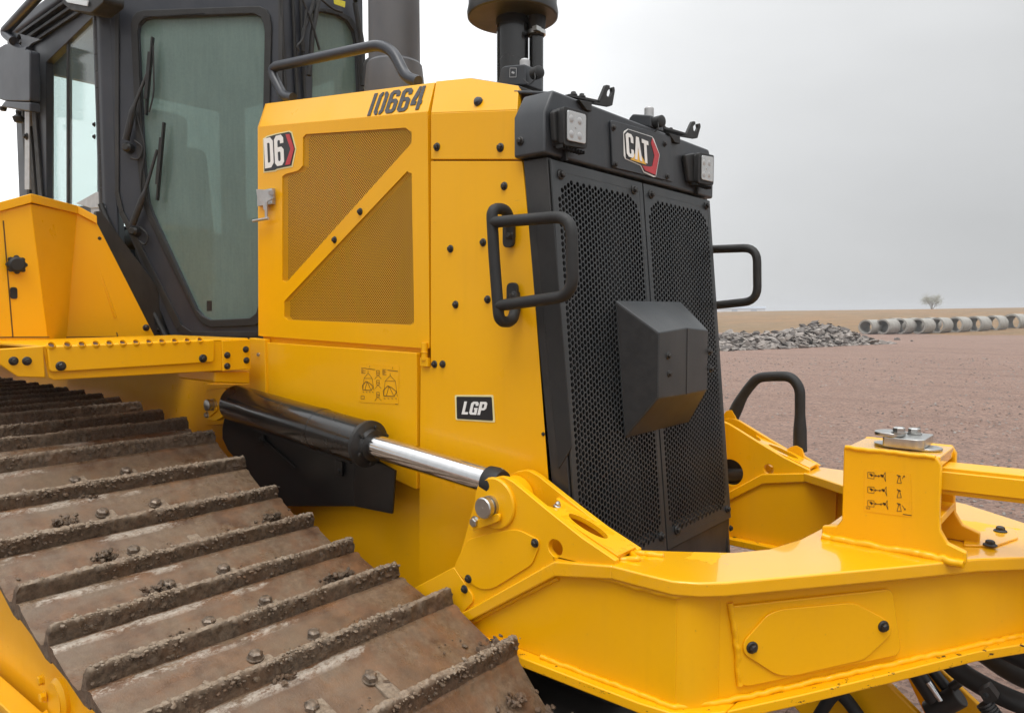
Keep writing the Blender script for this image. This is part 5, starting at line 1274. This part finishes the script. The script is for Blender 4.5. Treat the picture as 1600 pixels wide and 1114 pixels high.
# function decal on the tower
TD = PY(YT0-.0008)
def z6(x, y): return (1240+x/3.278, 560+y/3.278)
MB().prism([on(*z6(*p), PY(YT0))+NY*.0004 for p in [(362, 565), (600, 590), (606, 812), (362, 782)]], NY*.0006).build('function_label', 'decal', twr)
m = MB(); S = lambda pts, wd=.0014: stroke(m, [on(*z6(*p), PY(YT0-.0012)) for p in pts], wd, NY, .0005)
for j, (yy, dx) in enumerate(((598, 0), (672, 6), (742, 12))):
    S([(380, yy-16), (380, yy+14), (412, yy+18), (412, yy-14), (380, yy-16)], .0012)
    for a in range(3): S([(390+a*4, yy-8+a), (402+a*2, yy+6-a*2)], .003)
    S([(412, yy+2), (444+dx, yy+4)], .0016); S([(418, yy-4), (424, yy+2), (418, yy+8)]); S([(438+dx, yy-2), (432+dx, yy+4), (438+dx, yy+10)])
    for a in range(3): S([(446+dx+a*4, yy-4+a), (456+dx+a, yy+10-a*2)], .0034)
    S([(470+dx*.8, yy-16), (460+dx, yy+2), (472+dx, yy+32)]); S([(470+dx*.8, yy-16), (472+dx, yy+32)], .0008)
    for a in range(2): S([(530+a*10, yy-2+a*3), (544+a*4, yy+8)], .003)
    S([(538, yy+8), (530, yy+40), (552, yy+40), (545, yy+12)], .0014)
S([(556, 615), (568, 600), (562, 602)]); S([(568, 600), (569, 608)]); S([(556, 752), (572, 775)]); S([(572, 775), (565, 773)]); S([(572, 775), (573, 767)])
S([(372, 755), (372, 768), (392, 770)], .0012); S([(380, 756), (380, 768)], .001); S([(390, 757), (390, 769)], .001); S([(560, 797), (604, 803)], .002)
m.build('function_pictograms', 'ink', twr)
# silver lock plate on top
zc = zTop+.0; lkp = V(((xL+xR)/2+.012, (YT0+YT1)/2+.005, zc))
lk = MB()
lk.prism(rpoly([lkp+V((a, b, 0)) for a, b in ((-.075, -.02), (-.03, -.04), (.07, -.04), (.095, .0), (.07, .04), (-.04, .04), (-.085, .02))], .02), (0, 0, .007))
lk.prism(rpoly([lkp+V((a, b, .008)) for a, b in ((-.045, -.06), (.040, -.06), (.055, -.045), (.055, .075), (-.045, .075))], .008), (0, 0, .024))
lko = lk.build('lock_plate', 'zinc', twr, .002)
MB().prism(rpoly([lkp+V((a, b, .033)) for a, b in ((-.065, -.055), (-.02, -.065), (.0, -.045), (.0, .02), (-.055, .02), (-.075, -.02))], .02), (0, 0, .010)).build('lock_tab', 'zinc', lko, .002)
bolt(lkp+V((-.008, -.042, .044)), (0, 0, 1), .019, lko, 'hex', 'zinc'); bolt(lkp+V((.012, .045, .033)), (0, 0, 1), .019, lko, 'hex', 'zinc')
# bolts plate ahead of the tower
bp2 = MB().prism(rpoly([tz(*z6(*p)) for p in [(868, 965), (880, 900), (1000, 865), (1130, 880), (1152, 925), (1030, 968)]], .01), (0, 0, .006)).build('top_cover', 'yellow_wet', top, .002)
for x, y in ((1563, 830), (1547, 852)): bolt(on(x, y, PZ(ZT+.006)), (0, 0, 1), .017, bp2)
# angle link bar leaving the tower towards the right
l0 = V((xR-.06, (YT0+YT1)/2, 0)); la, lb_ = on(1478, 757, PY(2.20)), on(1640, 757, PY(2.20))
m = MB(); zt_, zb2 = on(1480, 728, PY(2.20)).z, on(1480, 770, PY(2.20)).z
fwd = V((1, .10, 0)).normalized(); sv = V((-fwd.y, fwd.x, 0))
s0 = V((xL+.05, 2.20, 0))
def bar(y0, y1, z0, z1, ln_=.95): m.prism([H(s0+sv*y0, z0), H(s0+sv*y1, z0), H(s0+sv*y1, z1), H(s0+sv*y0, z1)], fwd*ln_)
zm = (zt_+zb2)/2; bar(-.03, .06, zm-.038, zm+.034); bar(-.038, -.0305, zm-.026, zm+.024)
m.build('angle_link', 'yellow', DZ, .004)

# ---------------- things under the frame: yoke, hoses, tilt cylinder, blade brace
zz0 = .70
def U_(x, y, Y): return on(x, y, PY(Y+.62))
m = MB(); m.prism([U_(1200, 1060, 2.0), U_(1370, 1050, 2.0), U_(1480, 1160, 2.0), U_(1290, 1160, 2.0)], (0, .03, 0)); m.prism([U_(1290, 1045, 2.25), U_(1345, 1040, 2.25), U_(1470, 1160, 2.25), U_(1380, 1160, 2.25)], (0, .03, 0))
m.prism([U_(1410, 1045, 2.1), U_(1460, 1035, 2.1), U_(1530, 1100, 2.1), U_(1560, 1170, 2.1), U_(1470, 1170, 2.1)], (0, .02, 0)); m.build('blade_yoke', 'yellow', DZ, .008)
m = MB(); m.cyl(U_(1425, 1040, 2.02), U_(1462, 1095, 2.02), .028, 18); m.cyl(U_(1450, 1038, 2.05), U_(1490, 1088, 2.05), .018, 14); m.cyl(U_(1452, 1112, 2.02), U_(1500, 1086, 2.02), .034, 20); m.cyl(U_(1485, 1075, 2.02), U_(1500, 1064, 2.02), .014, 12); m.build('tilt_valve', 'black', DZ, .006)
m = MB(); m.cyl(U_(1450, 1065, 1.99), U_(1470, 1094, 1.99), .009, 12); m.build('valve_rod', 'chrome', DZ)
m = MB(); m.tube([U_(1470, 1020, 1.9), U_(1500, 1050, 1.9), U_(1560, 1085, 1.9), U_(1650, 1120, 1.9)], .030, .2, 16); m.build('hydraulic_hose', 'rubber', DZ); m = MB(); m.tube([U_(1540, 1010, 2.3), U_(1590, 1045, 2.3), U_(1680, 1075, 2.3)], .055, .2, 16); m.build('hydraulic_hose', 'rubber', DZ); m = MB(); m.tube([U_(1560, 1010, 2.0), U_(1600, 1030, 2.0), U_(1680, 1050, 2.0)], .03, .2, 16)
m.build('hydraulic_hose', 'rubber', DZ); m = MB(); m.tube([U_(1280, 1062, 1.95), U_(1318, 1085, 1.95), U_(1350, 1130, 1.95)], .022, .1, 14); m.build('hydraulic_hose', 'rubber', DZ); m = MB(); m.tube([U_(1275, 1125, 1.92), U_(1300, 1085, 1.92), U_(1330, 1065, 1.92)], .02, .1, 14); m.build('hydraulic_hose', 'rubber', DZ)
m = MB(); a, b = U_(1538, 1098, 1.80), U_(1585, 1160, 1.80); m.cyl(a, b, .020, 14)
for k in range(14): p = a+(b-a)*(k/14); m.lathe(p, b-a, [(0, .024), (.005, .024)], 14)
m.prism(rpoly(pg([(1528, 1080), (1545, 1072), (1560, 1092), (1542, 1104)], PY(2.41)), .004), (0, .04, 0), [circ(on(1541, 1086, PY(2.41)), (0, 1, 0), .008, 12)]); m.build('spiral_hose_guard', 'black', DZ, .001)
m = MB(); m.box((-1.55, 1.50, .30), (-.95, 2.94, .60)); m.box((-1.35, 1.72, .58), (-1.05, 2.72, .72)); m.build('front_crossmember', 'black', DZ, .02)
m = MB(); m.box((-3.3, 1.70, .25), (-1.3, 2.74, .56)); m.build('belly_guard', 'black', DZ, .03)
# ---------------- near track: every shoe is a part, its bolts and mud are sub-parts
TI, TO = 1.531, .616; TC = (TI+TO)/2
prof_t = [(-5.9, 1.275), (-5.2, 1.29), (-4.4, 1.292), (-3.543, 1.283), (-3.32, 1.262), (-3.105, 1.246), (-2.875, 1.215), (-2.64, 1.137), (-2.415, 1.058), (-2.195, .992), (-1.975, .945), (-1.75, .912), (-1.515, .888), (-1.262, .815), (-1.06, .66), (-.955, .46), (-.955, .25), (-1.05, .06)]
def shoe_mesh(seed):
    sec = [(-.224, -.014), (-.224, .004), (-.217, .014), (-.205, .019), (-.197, .020), (-.191, .0195), (-.186, .0185), (-.181, .0120), (-.15, .006), (-.11, -.002), (-.07, -.008), (-.035, -.007), (-.019, .003), (-.012, .020), (-.009, .036), (-.008, .052), (-.007, .061), (-.003, .064), (.003, .064), (.007, .061),
           (.009, .052), (.010, .043), (.011, .034), (.012, .025), (.013, .016), (.014, .008), (.020, -.004), (.032, -.012), (.034, -.020), (.0, -.026), (-.1, -.014)]
    n = len(sec); NY_ = 150; vs = []; fs = []; mi = []; W_ = TI-TO
    for j in range(NY_+1):
        y = -W_/2+W_*j/NY_; e = min(y+W_/2, W_/2-y)
        for i, (u, z) in enumerate(sec):
            zz = z
            if z > .045 and e < .010: zz = .045+(z-.045)*math.sqrt(max(0, 1-((.010-e)/.010)**2))
            if z > .02: zz += .0015*noise.noise(V((y*5, seed, 0)))*3
            p = V((u, y, zz)); q = V((u*1.0, y, z))+V((seed*3.1, seed*7.7, 0))
            if 13 <= i <= 25:     # grouser: crusted with mud
                k = .0058 if 15 <= i <= 22 else .0024
                m1 = noise.noise(q*34); m2 = noise.noise(q*95); m3 = noise.noise(q*230)
                cake = max(0, noise.noise(V((y*6+seed*9, z*18, 3)))+.05)
                a = k*(.7*m1+.7*m2+.5*m3) + .012*cake*max(0, m2+.25)
                p.x += a if i >= 19 else -a*.5
                if 15 <= i <= 21: p.z += k*(.5*m2+.7*m3)
            elif i < 28 and i > 0:
                p.z += .0012*noise.noise(q*14)+.0008*noise.noise(q*60)
            vs.append(p)
    for j in range(NY_):
        for i in range(n):
            i2 = (i+1) % n; fs.append((j*n+i, j*n+i2, (j+1)*n+i2, (j+1)*n+i)); mi.append(1 if 12 <= i <= 25 else 0)
    fs.append(tuple(range(n))); mi.append(1); fs.append(tuple(NY_*n+k for k in reversed(range(n)))); mi.append(1)
    me = bpy.data.meshes.new('track_shoe'); me.from_pydata(vs, [], fs); me.materials.append(M['shoe']); me.materials.append(M['mud'])
    me.polygons.foreach_set('material_index', mi)
    bm = bmesh.new(); bm.from_mesh(me); bmesh.ops.recalc_face_normals(bm, faces=bm.faces); bm.to_mesh(me); bm.free()
    me.polygons.foreach_set('use_smooth', [True]*len(me.polygons)); me.set_sharp_from_angle(angle=R(50)); return me
def mud_mesh(seed):
    rn = random.Random(seed); W_ = TI-TO; bm = bmesh.new()
    for k in range(520):
        t_ = rn.random()
        if t_ < .55: u, z = rn.uniform(.009, .015), .064-.05*rn.random()**1.6
        elif t_ < .8: u, z = rn.uniform(-.006, .008), .064
        else: u, z = rn.uniform(-.12, -.015), .001
        y = rn.uniform(-W_/2+.01, W_/2-.005)
        if noise.noise(V((y*5+seed*4.3, u*10, seed))) < (-.15 if t_ < .8 else .12): continue
        s_ = rn.choice([.002, .002, .003, .004, .006])*rn.uniform(.6, 1.2); mt = Matrix.Translation((u, y, z)) @ Matrix.Rotation(rn.uniform(0, 6), 4, 'Z') @ Matrix.Diagonal((s_, s_*rn.uniform(.7, 1.8), s_*rn.uniform(.5, 1), 1))
        g_ = bmesh.ops.create_icosphere(bm, subdivisions=1, radius=1, matrix=mt)
        for v_ in g_['verts']: v_.co += V((rn.uniform(-1, 1), rn.uniform(-1, 1), rn.uniform(-1, 1)))*s_*.25
    for c in range(rn.randint(2, 4)):      # a few larger clods
        cu, cy = rn.choice([(-.105, rn.uniform(-.25, .38)), (-.03, rn.uniform(-.4, .43)), (.02, rn.uniform(-.2, .43)), (-.04, W_/2-.05)])
        for k in range(34):
            s_ = rn.uniform(.004, .010); mt = Matrix.Translation((cu+rn.gauss(0, .008), cy+rn.gauss(0, .018), .006+abs(rn.gauss(0, .010)))) @ Matrix.Rotation(rn.uniform(0, 6), 4, 'X') @ Matrix.Diagonal((s_, s_*rn.uniform(.6, 1.4), s_*rn.uniform(.5, 1), 1))
            g_ = bmesh.ops.create_icosphere(bm, subdivisions=1, radius=1, matrix=mt)
            for v_ in g_['verts']: v_.co += V((rn.uniform(-1, 1), rn.uniform(-1, 1), rn.uniform(-1, 1)))*s_*.25
    me = bpy.data.meshes.new('mud'); bm.to_mesh(me); bm.free(); me.materials.append(M['mud']); return me
SM = [shoe_mesh(k) for k in range(4)]; MM = [mud_mesh(k+20) for k in range(5)]
tb = MB(); tb.lathe((0, 0, 0), (0, 0, 1), [(0, .022), (.003, .022)], 20); tb.lathe((0, 0, .003), (0, 0, 1), [(0, .0185), (.012, .0185), (.0165, .013), (.0175, .004)], 6)
to_ = tb.build('track_bolt', 'tbolt'); TBM = to_.data; bpy.data.objects.remove(to_)
# positions along the chain, evenly about .226 m apart but following the sag
xs = [x for x, z in prof_t]; pts_t = []
def zat(x):
    for (a, za), (b, zb_) in zip(prof_t, prof_t[1:]):
        if a <= x <= b: return za+(zb_-za)*(x-a)/(b-a)
pos = [(x, zat(x)) for x in [-5.78, -5.555, -5.33, -5.105, -4.88, -4.655, -4.43, -4.205, -3.98, -3.765]] + prof_t[3:]
track_root = DZ
pos = [(-7.5+.2235*k, 1.275) for k in range(8)]+pos
for i, (x, z) in enumerate(pos):
    if i == 0: continue
    xp, zp = pos[i-1]
    a = math.atan2(z-zp, x-xp); nrm = V((-math.sin(a), 0, math.cos(a)))
    o = bpy.data.objects.new('track_shoe', SM[i % 4]); link(o, DZ)
    pitch = math.hypot(x-xp, z-zp)
    o.location = V((x, TC+random.uniform(-.002, .002), z))-nrm*.064-DZ.location; o.rotation_euler = (random.uniform(-.004, .004), -a, 0); o.scale = (pitch/.226, 1, 1)
    for dy in (-.085, .085):
        if i % 7 == 3 and dy > 0: continue
        b = bpy.data.objects.new('bolt', TBM); link(b, o); b.location = (-.118+random.uniform(-.003, .003), dy-.02, random.choice([0, 0, -.003, -.007])); b.rotation_euler = (0, 0, random.uniform(0, 1)); b.scale = (.226/pitch, 1, 1)
    mo = bpy.data.objects.new('mud', MM[i % 5]); link(mo, o); props(mo, kind='stuff')
# chain links and frame beneath the shoes
m = MB()
for i in range(17, len(pos)-1):
    x, z = pos[i]; xn, zn = pos[i+1]; a = V((x, 0, z-.095)); b = V((xn, 0, zn-.095)); d = (b-a)
    for y in (TC-.085, TC+.085): m.prism([V((p.x, y-.02, p.z)) for p in (a-V((0, 0, .05)), b-V((0, 0, .05)), b+V((0, 0, .03)), a+V((0, 0, .03)))], (0, .04, 0))
m.build('track_chain', 'mud', DZ, .004)
m = MB(); m.cyl((-1.40, TC-.05, .44), (-1.40, TC+.05, .44), .27, 48); m.cyl((-1.40, TC-.09, .44), (-1.40, TC+.09, .44), .12, 32); m.build('idler_wheel', 'yellow', DZ, .01)
m = MB(); YF = .72
m.prism([V((-5.6, YF, .20)), V((-1.55, YF, .20)), V((-1.42, YF, .42)), V((-1.60, YF, .66)), V((-2.05, YF, .80)), V((-2.6, YF, .98)), V((-5.6, YF, 1.10))], (0, .55, 0))
tf = m.build('track_frame', 'yellow', DZ, .01)
m = MB(); q = [on(x, y, PY(.70)) for x, y in [(-60, 1010), (0, 1062), (70, 1124), (160, 1200)]]
for a, b in zip(q, q[1:]): m.prism([a, b, b+V((0, 0, .018)), a+V((0, 0, .018))], (0, -.06, 0))
m.prism([on(-60, 1040, PY(.66)), on(0, 1090, PY(.66)), on(60, 1140, PY(.66)), on(-60, 1200, PY(.66))], (0, .02, 0)); m.build('frame_rail', 'yellow', tf, .004)
c = on(78, 1090, PY(.70)); m = MB(); m.lathe(c+V((.03, .03, -.0)), NY, [(-.1, .06), (.02, .06), (.03, .05), (.032, .0505)], 28); m.build('roller_hub', 'yellow', tf, .004)
for dx, dz in ((-.01, .045), (0, .0), (.012, -.05)): bolt(c+V((dx-.02, -.006, dz)), NY, .016, tf, 'hex', 'yellow')
# ================================================================== MIST over the yard
m = MB(); m.box((-905, -905, -3.5), (905, 905, 9)); 
hz = m.build('haze', 'vblack'); hz.data.materials.clear()
hm_ = bpy.data.materials.new('thin_mist'); hm_.use_nodes = True; n_ = hm_.node_tree.nodes; n_.clear()
ho = n_.new('ShaderNodeOutputMaterial'); hv = n_.new('ShaderNodeVolumePrincipled'); hv.inputs['Color'].default_value = (.96, .97, 1, 1); hv.inputs['Density'].default_value = .0013; hv.inputs['Anisotropy'].default_value = .3
hm_.node_tree.links.new(hv.outputs[0], ho.inputs['Volume']); hz.data.materials.append(hm_)
props(hz, 'thin pale drizzle mist hanging over the yard and field', 'haze', kind='stuff')
